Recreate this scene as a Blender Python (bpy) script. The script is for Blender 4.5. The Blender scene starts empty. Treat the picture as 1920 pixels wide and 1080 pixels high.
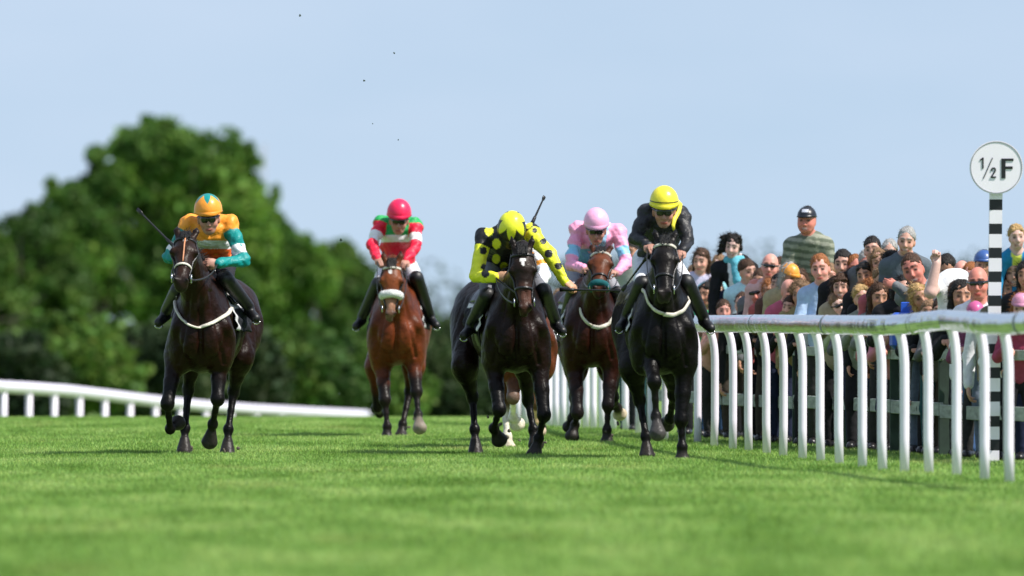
import bpy, math, random
import numpy as np
from mathutils import Vector, Matrix
from mathutils.bvhtree import BVHTree

# ------------------------------------------------------------------ camera, world, sun, exposure
scene = bpy.context.scene
COL = scene.collection
FPX, CX, HY, CH = 21333.0, 960.0, 592.0, 1.2      # 400 mm lens on a 36 mm frame 1920 px wide; horizon row; camera height

cam_d = bpy.data.cameras.new("camera"); cam = bpy.data.objects.new("camera", cam_d); COL.objects.link(cam)
cam_d.lens = 400.0; cam_d.sensor_width = 36.0
cam_d.shift_y = (HY - 540.0) / 1920.0
cam.location = (0, 0, CH); cam.rotation_euler = (math.pi / 2, 0, 0)
cam_d.clip_start = 1.0; cam_d.clip_end = 9000.0
cam_d.dof.use_dof = True; cam_d.dof.focus_distance = 99.5; cam_d.dof.aperture_fstop = 3.0
scene.camera = cam

SUN_EL, SUN_AZ = math.radians(52), math.radians(114)   # azimuth clockwise from +Y (view direction): from the right, slightly behind the camera
world = bpy.data.worlds.new("World"); scene.world = world; world.use_nodes = True
wn = world.node_tree; wn.nodes.clear()
w_out = wn.nodes.new("ShaderNodeOutputWorld"); w_bg = wn.nodes.new("ShaderNodeBackground")
w_sky = wn.nodes.new("ShaderNodeTexSky"); w_sky.sky_type = 'NISHITA'; w_sky.sun_disc = False
w_sky.sun_elevation = SUN_EL; w_sky.sun_rotation = SUN_AZ
w_sky.air_density = 1.0; w_sky.dust_density = 0.6; w_sky.ozone_density = 1.0
w_tc = wn.nodes.new("ShaderNodeTexCoord"); w_map = wn.nodes.new("ShaderNodeMapping"); w_map.vector_type = 'POINT'
w_map.inputs['Location'].default_value = (0, 0, 0.14)
w_nrm = wn.nodes.new("ShaderNodeVectorMath"); w_nrm.operation = 'NORMALIZE'
wn.links.new(w_tc.outputs['Generated'], w_map.inputs['Vector']); wn.links.new(w_map.outputs[0], w_nrm.inputs[0])
wn.links.new(w_nrm.outputs[0], w_sky.inputs['Vector'])
# thin cloud streaks
w_m2 = wn.nodes.new("ShaderNodeMapping"); w_m2.inputs['Scale'].default_value = (26, 26, 75); w_m2.inputs['Location'].default_value = (3.1, 0.4, 1.3)
w_no = wn.nodes.new("ShaderNodeTexNoise"); w_no.inputs['Scale'].default_value = 1.0; w_no.inputs['Detail'].default_value = 5
w_cr = wn.nodes.new("ShaderNodeMapRange"); w_cr.inputs['From Min'].default_value = 0.30; w_cr.inputs['From Max'].default_value = 0.75
w_cr.inputs['To Min'].default_value = 0.40; w_cr.inputs['To Max'].default_value = 0.68
w_mix = wn.nodes.new("ShaderNodeMix"); w_mix.data_type = 'RGBA'; w_mix.inputs['B'].default_value = (4.6, 5.4, 6.6, 1)
wn.links.new(w_tc.outputs['Generated'], w_m2.inputs['Vector']); wn.links.new(w_m2.outputs[0], w_no.inputs['Vector'])
wn.links.new(w_no.outputs['Fac'], w_cr.inputs['Value']); wn.links.new(w_cr.outputs[0], w_mix.inputs['Factor'])
wn.links.new(w_sky.outputs[0], w_mix.inputs['A']); wn.links.new(w_mix.outputs['Result'], w_bg.inputs['Color'])
w_bg.inputs['Strength'].default_value = 0.108
wn.links.new(w_bg.outputs[0], w_out.inputs['Surface'])

sun_d = bpy.data.lights.new("sun", 'SUN'); sun = bpy.data.objects.new("sun", sun_d); COL.objects.link(sun)
sun_d.energy = 4.8; sun_d.angle = math.radians(0.53); sun_d.color = (1.0, 0.95, 0.87)
sdir = Vector((math.sin(SUN_AZ) * math.cos(SUN_EL), math.cos(SUN_AZ) * math.cos(SUN_EL), math.sin(SUN_EL)))
sun.rotation_euler = sdir.to_track_quat('Z', 'Y').to_euler(); sun.location = (60, 40, 80)

scene.view_settings.view_transform = 'Standard'; scene.view_settings.look = 'None'
scene.view_settings.gamma = 1.0; scene.view_settings.exposure = 0.40
scene.cycles.use_denoising = True; scene.cycles.max_bounces = 6; scene.cycles.transparent_max_bounces = 6

# ------------------------------------------------------------------ helpers
R = random.Random(7)
def px(x, y, D):
    """world point seen at photo pixel (x, y) at distance D"""
    return np.array([(x - CX) * D / FPX, D, CH - (y - HY) * D / FPX])

def gz(D):
    """ground height along the course: flat, then it falls away beyond a crest"""
    D = np.asarray(D, dtype=float)
    return np.where(D > 130, -1.85 * (1 - np.exp(-((np.maximum(D, 130) - 130) / 44.0) ** 2)), 0.0)

def make_mesh(name, V, Fc, mats=(), cols=None, smooth=True, uniform=None, midx=None):
    me = bpy.data.meshes.new(name)
    V = np.asarray(V, dtype=np.float32).reshape(-1, 3)
    if isinstance(Fc, np.ndarray):
        n, k = Fc.shape
        flat = Fc.astype(np.int32).ravel(); starts = np.arange(n, dtype=np.int32) * k
    else:
        ln = np.array([len(f) for f in Fc], dtype=np.int32)
        flat = np.array([i for f in Fc for i in f], dtype=np.int32)
        starts = np.concatenate([[0], np.cumsum(ln)[:-1]]).astype(np.int32); n = len(Fc)
    me.vertices.add(len(V)); me.vertices.foreach_set('co', V.ravel())
    me.loops.add(len(flat)); me.loops.foreach_set('vertex_index', flat)
    me.polygons.add(n); me.polygons.foreach_set('loop_start', starts)
    me.polygons.foreach_set('use_smooth', np.full(n, bool(smooth)))
    if midx is not None: me.polygons.foreach_set('material_index', np.asarray(midx, dtype=np.int32))
    if cols is not None:
        a = me.color_attributes.new('Col', 'FLOAT_COLOR', 'POINT')
        c = np.ones((len(V), 4), dtype=np.float32); c[:, :3] = cols
        a.data.foreach_set('color', c.ravel())
    me.update(calc_edges=True); me.validate()
    for m in mats: me.materials.append(m)
    return me

def link(name, me, parent=None, loc=None, label=None, cat=None, group=None, kind=None):
    o = bpy.data.objects.new(name, me); COL.objects.link(o)
    if parent is not None: o.parent = parent
    if loc is not None: o.location = loc
    tag(o, label, cat, group, kind)
    return o

def tag(o, label=None, cat=None, group=None, kind=None):
    if label: o['label'] = label
    if cat: o['category'] = cat
    if group: o['group'] = group
    if kind: o['kind'] = kind

# ---- materials
def new_mat(name):
    m = bpy.data.materials.new(name); m.use_nodes = True
    return m, m.node_tree.nodes, m.node_tree.links, m.node_tree.nodes['Principled BSDF']

def mat(name, col, rough=0.6, metal=0.0, var=0.12, nscale=20.0, bump=0.0, bscale=60.0, spec=0.5, sheen=0.0, vcol=False, coat=0.0, trans=0.0, stretch=None):
    m, N, L, b = new_mat(name)
    tc = N.new('ShaderNodeTexCoord'); src = tc.outputs['Object']
    if stretch:
        mp = N.new('ShaderNodeMapping'); mp.inputs['Scale'].default_value = stretch; L.new(src, mp.inputs[0]); src = mp.outputs[0]
    no = N.new('ShaderNodeTexNoise'); no.inputs['Scale'].default_value = nscale; no.inputs['Detail'].default_value = 4
    L.new(src, no.inputs['Vector'])
    mr = N.new('ShaderNodeMapRange'); mr.inputs['From Min'].default_value = 0.3; mr.inputs['From Max'].default_value = 0.7
    mr.inputs['To Min'].default_value = 1 - var; mr.inputs['To Max'].default_value = 1 + var
    L.new(no.outputs['Fac'], mr.inputs['Value'])
    mx = N.new('ShaderNodeVectorMath'); mx.operation = 'SCALE'
    if vcol:
        at = N.new('ShaderNodeAttribute'); at.attribute_name = 'Col'; L.new(at.outputs['Color'], mx.inputs[0])
    else:
        mx.inputs[0].default_value = col
    L.new(mr.outputs[0], mx.inputs['Scale']); L.new(mx.outputs[0], b.inputs['Base Color'])
    b.inputs['Roughness'].default_value = rough; b.inputs['Metallic'].default_value = metal
    b.inputs['Specular IOR Level'].default_value = spec
    b.inputs['Sheen Weight'].default_value = sheen; b.inputs['Coat Weight'].default_value = coat
    if trans: b.inputs['Transmission Weight'].default_value = trans
    if bump:
        n2 = N.new('ShaderNodeTexNoise'); n2.inputs['Scale'].default_value = bscale; n2.inputs['Detail'].default_value = 3
        L.new(src, n2.inputs['Vector'])
        bp = N.new('ShaderNodeBump'); bp.inputs['Strength'].default_value = bump; bp.inputs['Distance'].default_value = 0.02
        L.new(n2.outputs['Fac'], bp.inputs['Height']); L.new(bp.outputs[0], b.inputs['Normal'])
    return m

M = {}
M['coat'] = mat('horse_coat', None, 0.40, var=0.35, nscale=10, bump=0.45, bscale=22, spec=0.15, vcol=True)
M['silk'] = mat('silk_fabric', None, 0.50, var=0.08, nscale=18, bump=0.9, bscale=13, spec=0.4, vcol=True)
M['cloth'] = mat('cloth_fabric', None, 0.85, var=0.12, nscale=25, bump=0.4, bscale=22, spec=0.2, vcol=True)
M['skin'] = mat('skin', None, 0.5, var=0.06, nscale=40, bump=0.05, bscale=80, spec=0.35, vcol=True)
M['hair'] = mat('hair', None, 0.55, var=0.3, nscale=60, bump=0.8, bscale=90, spec=0.3, vcol=True, stretch=(1, 1, .2))
M['leather'] = mat('black_leather', (.012, .011, .012), 0.35, var=0.2, bump=0.15)
M['boot'] = mat('boot_leather', (.007, .007, .009), 0.48, var=0.2, bump=0.15, bscale=25)
M['tan'] = mat('tan_leather', (.55, .22, .10), 0.5, var=0.2)
M['girth'] = mat('pale_webbing', (.62, .58, .50), 0.7, var=0.15, bump=0.3)
M['fleece'] = mat('white_sheepskin', (.82, .82, .80), 0.95, var=0.1, bump=1.0, bscale=120, nscale=90)
M['metal'] = mat('bit_steel', (.7, .7, .72), 0.25, metal=1.0, var=0.05)
M['goggle'] = mat('goggle_lens', (.006, .006, .007), 0.08, var=0.0, coat=0.5)
M['helmet'] = mat('cap_silk', None, 0.35, var=0.06, bump=0.2, bscale=20, vcol=True)
M['white_paint'] = mat('white_plastic', (.86, .80, .92), 0.35, var=0.05, nscale=6, bump=0.04, bscale=10)
M['black_paint'] = mat('black_paint', (.010, .010, .013), 0.4, var=0.1)
M['sign_white'] = mat('sign_white', (.88, .83, .91), 0.4, var=0.03, nscale=4)
M['ring_grey'] = mat('ring_grey', (.28, .29, .32), 0.5, var=0.05)
M['wood_grey'] = mat('weathered_board', (.30, .34, .30), 0.8, var=0.3, nscale=5, bump=0.3, bscale=15, stretch=(1, 1, 6))
M['wood_green'] = mat('green_post', (.035, .06, .045), 0.8, var=0.3, nscale=8)

# ------------------------------------------------------------------ implicit-surface modelling (numpy)
def _v(a): return np.asarray(a, dtype=np.float64)
class Prim: pass

class Field:
    def __init__(s): s.p = []
    def seg(s, a, b, r0, r1, k=.03, col=(.5, .5, .5), u=None, id=0):
        q = Prim(); q.t = 's'; q.a = _v(a); q.b = _v(b); q.k = k; q.col = col; q.id = id
        r0 = (r0, r0) if np.isscalar(r0) else r0; r1 = (r1, r1) if np.isscalar(r1) else r1
        q.r0 = _v(r0); q.r1 = _v(r1)
        ax = q.b - q.a; L = np.linalg.norm(ax); ax = ax / L if L > 1e-6 else _v((0, 0, 1))
        uu = _v(u if u is not None else (1, 0, 0)); uu = uu - ax * np.dot(uu, ax)
        if np.linalg.norm(uu) < 1e-3: uu = np.cross(ax, (0, 1, 0.01))
        uu /= np.linalg.norm(uu); q.ax, q.u, q.w, q.L = ax, uu, np.cross(ax, uu), L
        m = max(q.r0.max(), q.r1.max()); q.lo = np.minimum(q.a, q.b) - m; q.hi = np.maximum(q.a, q.b) + m
        s.p.append(q); return q
    def ell(s, c, r, k=.03, col=(.5, .5, .5), rot=None, id=0):
        q = Prim(); q.t = 'e'; q.c = _v(c); q.r = _v(r); q.k = k; q.col = col; q.id = id
        q.R = _v(rot) if rot is not None else np.eye(3)      # rows = local axes
        m = q.r.max(); q.lo = q.c - m; q.hi = q.c + m
        s.p.append(q); return q
    def chain(s, pts, rs, **kw):
        for i in range(len(pts) - 1): s.seg(pts[i], pts[i + 1], rs[i], rs[i + 1], **kw)
    @staticmethod
    def dist(q, P, infl=0.0):
        if q.t == 'e':
            X = (P - q.c) @ q.R.T; r = q.r + infl
            k0 = np.sqrt(((X / r) ** 2).sum(-1)); k1 = np.sqrt(((X / (r * r)) ** 2).sum(-1)) + 1e-9
            return k0 * (k0 - 1) / k1
        d = P - q.a; t = np.clip((d @ q.ax) / max(q.L, 1e-6), 0, 1)
        o = d - np.multiply.outer(t * q.L, q.ax)
        ru = q.r0[0] + (q.r1[0] - q.r0[0]) * t + infl; rv = q.r0[1] + (q.r1[1] - q.r0[1]) * t + infl
        U = o @ q.u; W = o @ q.w; A = o @ q.ax; rm = np.minimum(ru, rv)
        if abs(q.r0[0] - q.r0[1]) < 1e-6 and abs(q.r1[0] - q.r1[1]) < 1e-6:
            return np.sqrt(U * U + W * W + A * A) - ru
        k0 = np.sqrt((U / ru) ** 2 + (W / rv) ** 2 + (A / rm) ** 2); k1 = np.sqrt((U / ru ** 2) ** 2 + (W / rv ** 2) ** 2 + (A / rm ** 2) ** 2) + 1e-9
        return k0 * (k0 - 1) / k1
    def mesh(s, h, infl=0.0, ids=None, clip=None, disp=None, paint=None, sharp=.012, minr=None):
        pr = [q for q in s.p if ids is None or q.id in ids]
        pad = infl + 3 * h
        lo = np.min([q.lo for q in pr], 0) - pad; hi = np.max([q.hi for q in pr], 0) + pad
        n = np.ceil((hi - lo) / h).astype(int) + 1
        F = np.full(n, 0.3, dtype=np.float32)
        ax = [lo[i] + h * np.arange(n[i]) for i in range(3)]
        for q in pr:
            m = q.k + infl + 2 * h
            i0 = np.maximum(((q.lo - m - lo) / h).astype(int), 0); i1 = np.minimum(((q.hi + m - lo) / h).astype(int) + 2, n)
            g = np.stack(np.meshgrid(*[ax[i][i0[i]:i1[i]] for i in range(3)], indexing='ij'), -1)
            d = s.dist(q, g, infl)
            sl = tuple(slice(i0[i], i1[i]) for i in range(3)); f = F[sl]
            hh = np.maximum(q.k - np.abs(f - d), 0) / q.k
            F[sl] = np.minimum(f, d) - hh * hh * q.k * 0.25
        if clip is not None:
            g = np.stack(np.meshgrid(*ax, indexing='ij'), -1)
            F = np.maximum(F, clip(g))
        V, Q = surfnet(F); V = V * h + lo
        if len(V) == 0: return V, Q, V
        # colours from the nearest primitives
        W = np.zeros(len(V)); C = np.zeros((len(V), 3)); best = np.full(len(V), 9.0); bid = np.zeros(len(V), int)
        D = np.full((len(pr), len(V)), 9.0)
        for i, q in enumerate(pr):
            msk = np.all((V > q.lo - .09 - infl) & (V < q.hi + .09 + infl), axis=1)
            if msk.any(): D[i, msk] = s.dist(q, V[msk], infl)
        dm = D.min(0)
        for i, q in enumerate(pr):
            w = np.exp(-np.minimum((D[i] - dm) / sharp, 40)); W += w; C += w[:, None] * _v(q.col)
        C /= W[:, None]; near = D.argmin(0)
        if disp is not None:
            Nn = vnormals(V, Q); V0 = V; V = V + Nn * disp(V)[:, None]
        if paint is not None: C = paint(V, C, np.array([pr[i].id for i in near]))
        return V, Q, C

def vnormals(V, Q):
    e1 = V[Q[:, 2]] - V[Q[:, 0]]; e2 = V[Q[:, 3]] - V[Q[:, 1]]; fn = np.cross(e1, e2)
    N = np.zeros_like(V)
    for j in range(4): np.add.at(N, Q[:, j], fn)
    return N / (np.linalg.norm(N, axis=1)[:, None] + 1e-12)

def fuzz(V, Q, C, n, ln, flow=(0, 0, -1), seed=0, w=.0014):
    """loose strands standing off a hair surface"""
    if len(V) == 0: return V, Q, C
    rs = np.random.RandomState(seed); N = vnormals(V, Q); i = rs.randint(0, len(V), n); b = V[i]; l = ln * rs.uniform(.4, 1.3, n)[:, None]
    d = N[i] * .75 + _v(flow) * .8 + rs.normal(0, .35, (n, 3)); d /= np.linalg.norm(d, axis=1)[:, None]
    s_ = np.cross(d, rs.normal(size=(n, 3))); s_ /= np.linalg.norm(s_, axis=1)[:, None] + 1e-9; t = b + d * l + _v(flow) * l * .3
    b = b - N[i] * .004
    nv = np.stack([b - s_ * w, b + s_ * w, t + s_ * w * .5, t - s_ * w * .5], 1).reshape(-1, 3); nq = np.arange(4 * n).reshape(-1, 4) + len(V)
    return np.concatenate([V, nv]), np.concatenate([Q, nq]), np.concatenate([C, np.repeat(C[i] * rs.uniform(.7, 1.5, (n, 1)), 4, 0)])

CORN = np.array([[i, j, k] for i in (0, 1) for j in (0, 1) for k in (0, 1)])
EDG = [(a, b) for a in range(8) for b in range(a + 1, 8) if np.abs(CORN[a] - CORN[b]).sum() == 1]
def surfnet(F):
    S = F < 0
    cnt = sum(S[c[0]:S.shape[0] - 1 + c[0], c[1]:S.shape[1] - 1 + c[1], c[2]:S.shape[2] - 1 + c[2]].astype(np.int8) for c in CORN)
    act = (cnt > 0) & (cnt < 8); I = np.argwhere(act)
    if len(I) == 0: return np.zeros((0, 3)), np.zeros((0, 4), int)
    vid = np.full(act.shape, -1, dtype=np.int64); vid[act] = np.arange(len(I))
    vals = np.stack([F[I[:, 0] + c[0], I[:, 1] + c[1], I[:, 2] + c[2]] for c in CORN], 1).astype(float)
    pos = np.zeros((len(I), 3)); num = np.zeros(len(I))
    for a, b in EDG:
        m = (vals[:, a] < 0) != (vals[:, b] < 0); va, vb = vals[m, a], vals[m, b]
        t = va / (va - vb); pos[m] += CORN[a] + t[:, None] * (CORN[b] - CORN[a]); num[m] += 1
    V = I + pos / num[:, None]
    quads = []
    for ax in range(3):
        s0 = [slice(None)] * 3; s1 = [slice(None)] * 3; s0[ax] = slice(0, -1); s1[ax] = slice(1, None)
        a, b = S[tuple(s0)], S[tuple(s1)]
        for sign in (0, 1):
            E = np.argwhere((a & ~b) if sign == 0 else (~a & b))
            o1, o2 = (ax + 1) % 3, (ax + 2) % 3
            E = E[(E[:, o1] > 0) & (E[:, o2] > 0)]
            def cell(d1, d2):
                J = E.copy(); J[:, o1] -= d1; J[:, o2] -= d2
                ok = (J[:, 0] < vid.shape[0]) & (J[:, 1] < vid.shape[1]) & (J[:, 2] < vid.shape[2])
                r = np.full(len(J), -1); r[ok] = vid[J[ok, 0], J[ok, 1], J[ok, 2]]; return r
            q = np.stack([cell(1, 1), cell(0, 1), cell(0, 0), cell(1, 0)], 1)
            if sign == 1: q = q[:, ::-1]
            quads.append(q[(q >= 0).all(1)])
    return V, np.concatenate(quads)

def wrinkle(amp, sc=9.0, seed=0):
    rs = np.random.RandomState(seed); K = rs.normal(size=(7, 3)) * sc; ph = rs.uniform(0, 6.28, 7)
    def f(V):
        w = V + 0.03 * np.sin(V[:, [1, 2, 0]] * sc * 1.3 + ph[:3])
        o = np.zeros(len(V))
        for i in range(7): o += np.abs(np.sin(w @ K[i] * (1 + .35 * i) + ph[i])) / (1 + .4 * i)
        return amp * (o - 2.0) / 1.2
    return f

def skin_obj(name, F, h, m, parent, **kw):
    fz = kw.pop('fz', None); V, Q, C = F.mesh(h, **kw)
    if fz: V, Q, C = fuzz(V, Q, C, *fz)
    me = make_mesh(name, V, Q, [m], cols=C)
    return link(name, me, parent), V, Q

def tube_mesh(name, paths, m, n=8, flat=None):
    """swept tubes: list of (points, radii); flat = (normal-ish factor) squashes the section"""
    V, Fc = [], []
    for pts, rad in paths:
        pts = [Vector(p) for p in pts]; k = len(pts); base = len(V)
        if np.isscalar(rad): rad = [rad] * k
        up = None
        for i, p in enumerate(pts):
            t = (pts[min(i + 1, k - 1)] - pts[max(i - 1, 0)])
            t = t.normalized() if t.length > 1e-9 else Vector((0, 0, 1))
            if up is None:
                up = t.orthogonal().normalized()
                if abs(t.dot(Vector((0, 0, 1)))) < .9: up = (Vector((0, 0, 1)) - t * t.z).normalized()
            up = (up - t * up.dot(t)).normalized(); sd = t.cross(up)
            for j in range(n):
                a = 2 * math.pi * j / n
                V.append(p + (up * math.cos(a) + sd * math.sin(a) * (flat or 1)) * rad[i])
        for i in range(k - 1):
            for j in range(n):
                a = base + i * n + j; b = base + i * n + (j + 1) % n
                Fc.append((a, b, b + n, a + n))
        Fc.append(tuple(base + j for j in range(n))[::-1]); Fc.append(tuple(base + (k - 1) * n + j for j in range(n)))
    return make_mesh(name, [tuple(v) for v in V], Fc, [m])

def box_mesh(name, boxes, mats, bevel=0.0, midx=None):
    """boxes: list of (cx,cy,cz,sx,sy,sz[,rotz[,roty]])"""
    V, Fc, mi = [], [], []
    for bi, b in enumerate(boxes):
        c = Vector(b[:3]); hs = [x / 2 for x in b[3:6]]; rz = b[6] if len(b) > 6 else 0; ry = b[7] if len(b) > 7 else 0
        Rm = Matrix.Rotation(rz, 3, 'Z') @ Matrix.Rotation(ry, 3, 'Y'); e = min(bevel, min(hs) * .45)
        base = len(V)
        # bevelled box: inset ring profile in z with chamfered corners
        def ring(z, ins):
            x, y = hs[0] - ins, hs[1] - ins; q = max(e * .7, 1e-4)
            for (a, d) in ((x - q, -y), (x, -y + q), (x, y - q), (x - q, y), (-x + q, y), (-x, y - q), (-x, -y + q), (-x + q, -y)):
                V.append(tuple(c + Rm @ Vector((a, d, z))))
        if e > 0: zs = [(-hs[2], e), (-hs[2] + e, 0), (hs[2] - e, 0), (hs[2], e)]
        else: zs = [(-hs[2], 0), (hs[2], 0)]
        for z, ins in zs: ring(z, ins)
        nf = len(Fc)
        for r_ in range(len(zs) - 1):
            for j in range(8):
                a = base + r_ * 8 + j; b2 = base + r_ * 8 + (j + 1) % 8; Fc.append((a, b2, b2 + 8, a + 8))
        Fc.append(tuple(base + j for j in range(8))[::-1]); Fc.append(tuple(base + (len(zs) - 1) * 8 + j for j in range(8)))
        mi += [midx[bi] if midx else 0] * (len(Fc) - nf)
    return make_mesh(name, V, Fc, mats, smooth=False, midx=mi)
# ------------------------------------------------------------------ ground
def grass_material(name, blade):
    m, N, L, b = new_mat(name)
    ge = N.new('ShaderNodeNewGeometry')
    mp = N.new('ShaderNodeMapping'); mp.inputs['Scale'].default_value = (1.0, .22, 1.0); L.new(ge.outputs['Position'], mp.inputs[0])
    n1 = N.new('ShaderNodeTexNoise'); n1.inputs['Scale'].default_value = 1.1; n1.inputs['Detail'].default_value = 5; L.new(mp.outputs[0], n1.inputs['Vector'])
    r1 = N.new('ShaderNodeValToRGB'); L.new(n1.outputs['Fac'], r1.inputs[0])
    e = r1.color_ramp.elements
    e[0].position = .32; e[0].color = (.12, .25, .042, 1); e[1].position = .68; e[1].color = (.27, .42, .13, 1)
    x = r1.color_ramp.elements.new(.5); x.color = (.19, .345, .082, 1)
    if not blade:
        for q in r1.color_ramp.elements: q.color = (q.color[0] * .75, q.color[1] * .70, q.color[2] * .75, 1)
    n2 = N.new('ShaderNodeTexNoise'); n2.inputs['Scale'].default_value = 9.0; n2.inputs['Detail'].default_value = 4; L.new(ge.outputs['Position'], n2.inputs['Vector'])
    m2 = N.new('ShaderNodeMapRange'); m2.inputs['From Min'].default_value = .35; m2.inputs['From Max'].default_value = .65
    m2.inputs['To Min'].default_value = .78; m2.inputs['To Max'].default_value = 1.2; L.new(n2.outputs['Fac'], m2.inputs['Value'])
    # worn straw-coloured patches
    n3 = N.new('ShaderNodeTexNoise'); n3.inputs['Scale'].default_value = .7; n3.inputs['Detail'].default_value = 6; L.new(mp.outputs[0], n3.inputs['Vector'])
    m3 = N.new('ShaderNodeMapRange'); m3.inputs['From Min'].default_value = .60; m3.inputs['From Max'].default_value = .75
    m3.inputs['To Max'].default_value = .45; L.new(n3.outputs['Fac'], m3.inputs['Value'])
    mx = N.new('ShaderNodeMix'); mx.data_type = 'RGBA'; mx.inputs['B'].default_value = (.30, .30, .12, 1)
    L.new(m3.outputs[0], mx.inputs['Factor']); L.new(r1.outputs['Color'], mx.inputs['A'])
    sc = N.new('ShaderNodeVectorMath'); sc.operation = 'SCALE'; L.new(mx.outputs['Result'], sc.inputs[0])
    if blade:
        at = N.new('ShaderNodeAttribute'); at.attribute_name = 'Col'
        mu = N.new('ShaderNodeVectorMath'); mu.operation = 'MULTIPLY'; L.new(at.outputs['Color'], mu.inputs[1]); L.new(sc.outputs[0], mu.inputs[0]); out = mu.outputs[0]
    else: out = sc.outputs[0]
    L.new(m2.outputs[0], sc.inputs['Scale']); L.new(out, b.inputs['Base Color'])
    b.inputs['Roughness'].default_value = .55 if blade else .9; b.inputs['Specular IOR Level'].default_value = .25 if blade else .1
    if blade:
        tr = N.new('ShaderNodeBsdfTranslucent'); L.new(out, tr.inputs['Color']); ms = N.new('ShaderNodeMixShader'); ms.inputs[0].default_value = .18
        L.new(b.outputs[0], ms.inputs[1]); L.new(tr.outputs[0], ms.inputs[2])
        L.new(ms.outputs[0], [n for n in N if n.type == 'OUTPUT_MATERIAL'][0].inputs['Surface'])
    else:
        bp = N.new('ShaderNodeBump'); bp.inputs['Strength'].default_value = .6; bp.inputs['Distance'].default_value = .03
        n4 = N.new('ShaderNodeTexNoise'); n4.inputs['Scale'].default_value = 40; L.new(ge.outputs['Position'], n4.inputs['Vector'])
        L.new(n4.outputs['Fac'], bp.inputs['Height']); L.new(bp.outputs[0], b.inputs['Normal'])
    return m
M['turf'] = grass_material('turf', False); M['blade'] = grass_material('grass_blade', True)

ys = np.concatenate([np.arange(-60, 125, 6.0), np.arange(125, 260, 2.0), np.array([280, 320, 400, 600, 1000, 2000, 4000, 7500.])])
xs = np.array([-4000, -1500, -500, -150, -60, -20, -8, -3, 0, 3, 8, 20, 60, 150, 500, 1500, 4000.])
V = [(x, y, float(gz(y))) for y in ys for x in xs]; nx_ = len(xs)
Fc = [(i * nx_ + j, i * nx_ + j + 1, (i + 1) * nx_ + j + 1, (i + 1) * nx_ + j) for i in range(len(ys) - 1) for j in range(nx_ - 1)]
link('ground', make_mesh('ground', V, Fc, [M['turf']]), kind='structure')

# grass blades (one mass): denser near the field of horses
def blades(n, seed):
    rs = np.random.RandomState(seed)
    Dm = np.where(rs.uniform(0, 1, n) < .72, np.sqrt(rs.uniform(46 ** 2, 143 ** 2, n)), rs.uniform(48, 100, n)); hw = 980 * Dm / FPX + 1.4
    X = rs.uniform(-1, 1, n) * hw; X = np.where(X > 0, X * 1.12, X)
    cl = np.sin(X * 5.1 + np.sin(Dm * 2.2)) * np.sin(Dm * 3.3 + X * 1.7)
    Hh = rs.uniform(.018, .042, n) * (1 + .10 * cl) ; wd = rs.uniform(.0028, .0058, n)
    z = gz(Dm) - .004
    ang = rs.uniform(0, math.pi, n); ca, sa = np.cos(ang), np.sin(ang)
    lean = rs.normal(0, .45, (n, 2)) * Hh[:, None]
    b = np.stack([X, Dm, z], 1)
    v0 = b + np.stack([-ca * wd, -sa * wd, z * 0], 1); v1 = b + np.stack([ca * wd, sa * wd, z * 0], 1)
    v2 = b + np.stack([lean[:, 0], lean[:, 1], Hh], 1)
    V = np.stack([v0, v1, v2], 1).reshape(-1, 3); Q = np.arange(3 * n).reshape(-1, 3)
    tint = rs.uniform(.75, 1.45, n); c = np.stack([tint * rs.uniform(.9, 1.3, n), tint, tint * rs.uniform(.7, 1.1, n)], 1)
    return V, Q, np.repeat(c, 3, 0)
V, Q, C = blades(1650000, 5)
link('grass', make_mesh('grass', V, Q, [M['blade']], cols=C, smooth=False), kind='stuff', label='short bright green racecourse turf across the whole foreground', cat='grass')

# ------------------------------------------------------------------ running rails
def rail_mat():
    m, N, L, b = new_mat('rail_plastic')
    b.inputs['Base Color'].default_value = (.72, .74, .78, 1); b.inputs['Metallic'].default_value = .85; b.inputs['Roughness'].default_value = .16
    tc = N.new('ShaderNodeTexCoord'); no = N.new('ShaderNodeTexNoise'); no.inputs['Scale'].default_value = 2.2; L.new(tc.outputs['Object'], no.inputs['Vector'])
    bp = N.new('ShaderNodeBump'); bp.inputs['Strength'].default_value = .5; bp.inputs['Distance'].default_value = .05; L.new(no.outputs['Fac'], bp.inputs['Height']); L.new(bp.outputs[0], b.inputs['Normal'])
    return m
M['rail'] = rail_mat()

# course-side rail on the right: posts at (pixel x, scale px/m)
POSTS = [(1893, 263), (1846, 259), (1794, 251), (1742, 247.5), (1696, 245.8), (1655, 243), (1617, 238.5), (1574, 233.5), (1539, 229), (1505, 226), (1468, 222), (1438, 218),
         (1404, 213.5), (1374, 210.5), (1339, 205.5), (1308, 200), (1279, 198), (1246, 195), (1222, 190.5), (1197, 185), (1173, 180), (1150, 178.5), (1129, 177.5), (1113, 177), (1098, 176.5),
         (1083, 176), (1069, 175.5), (1055, 175), (1042, 174.5), (1029, 174), (1014, 173), (999, 172), (985, 171), (970, 170), (956, 169)]
POSTS = [(2050, 277), (1995, 272), (1942, 267)] + POSTS
rr = link('running_rail', None, None, tuple(px(1500, HY, FPX / 225) * np.array([1, 1, 0])), 'shiny white rail on bent posts down the right side of the course, beside the crowd', 'rail')
r_org = np.array(rr.location)
HUMP = [(2100, 604), (2000, 602), (1920, 605), (1890, 608), (1850, 607), (1810, 603), (1770, 600), (1740, 603), (1700, 608), (1660, 610), (1620, 610), (1560, 609), (1500, 608), (1440, 607), (1380, 607), (1320, 607), (1270, 606), (1200, 605), (1100, 604), (1000, 604), (950, 604)]
def rail_y(x):
    for (x0, y0), (x1, y1) in zip(HUMP, HUMP[1:]):
        if x1 <= x <= x0: t = (x - x1) / (x0 - x1); t = t * t * (3 - 2 * t); return y1 + (y0 - y1) * t
    return 604
rp = []
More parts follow.
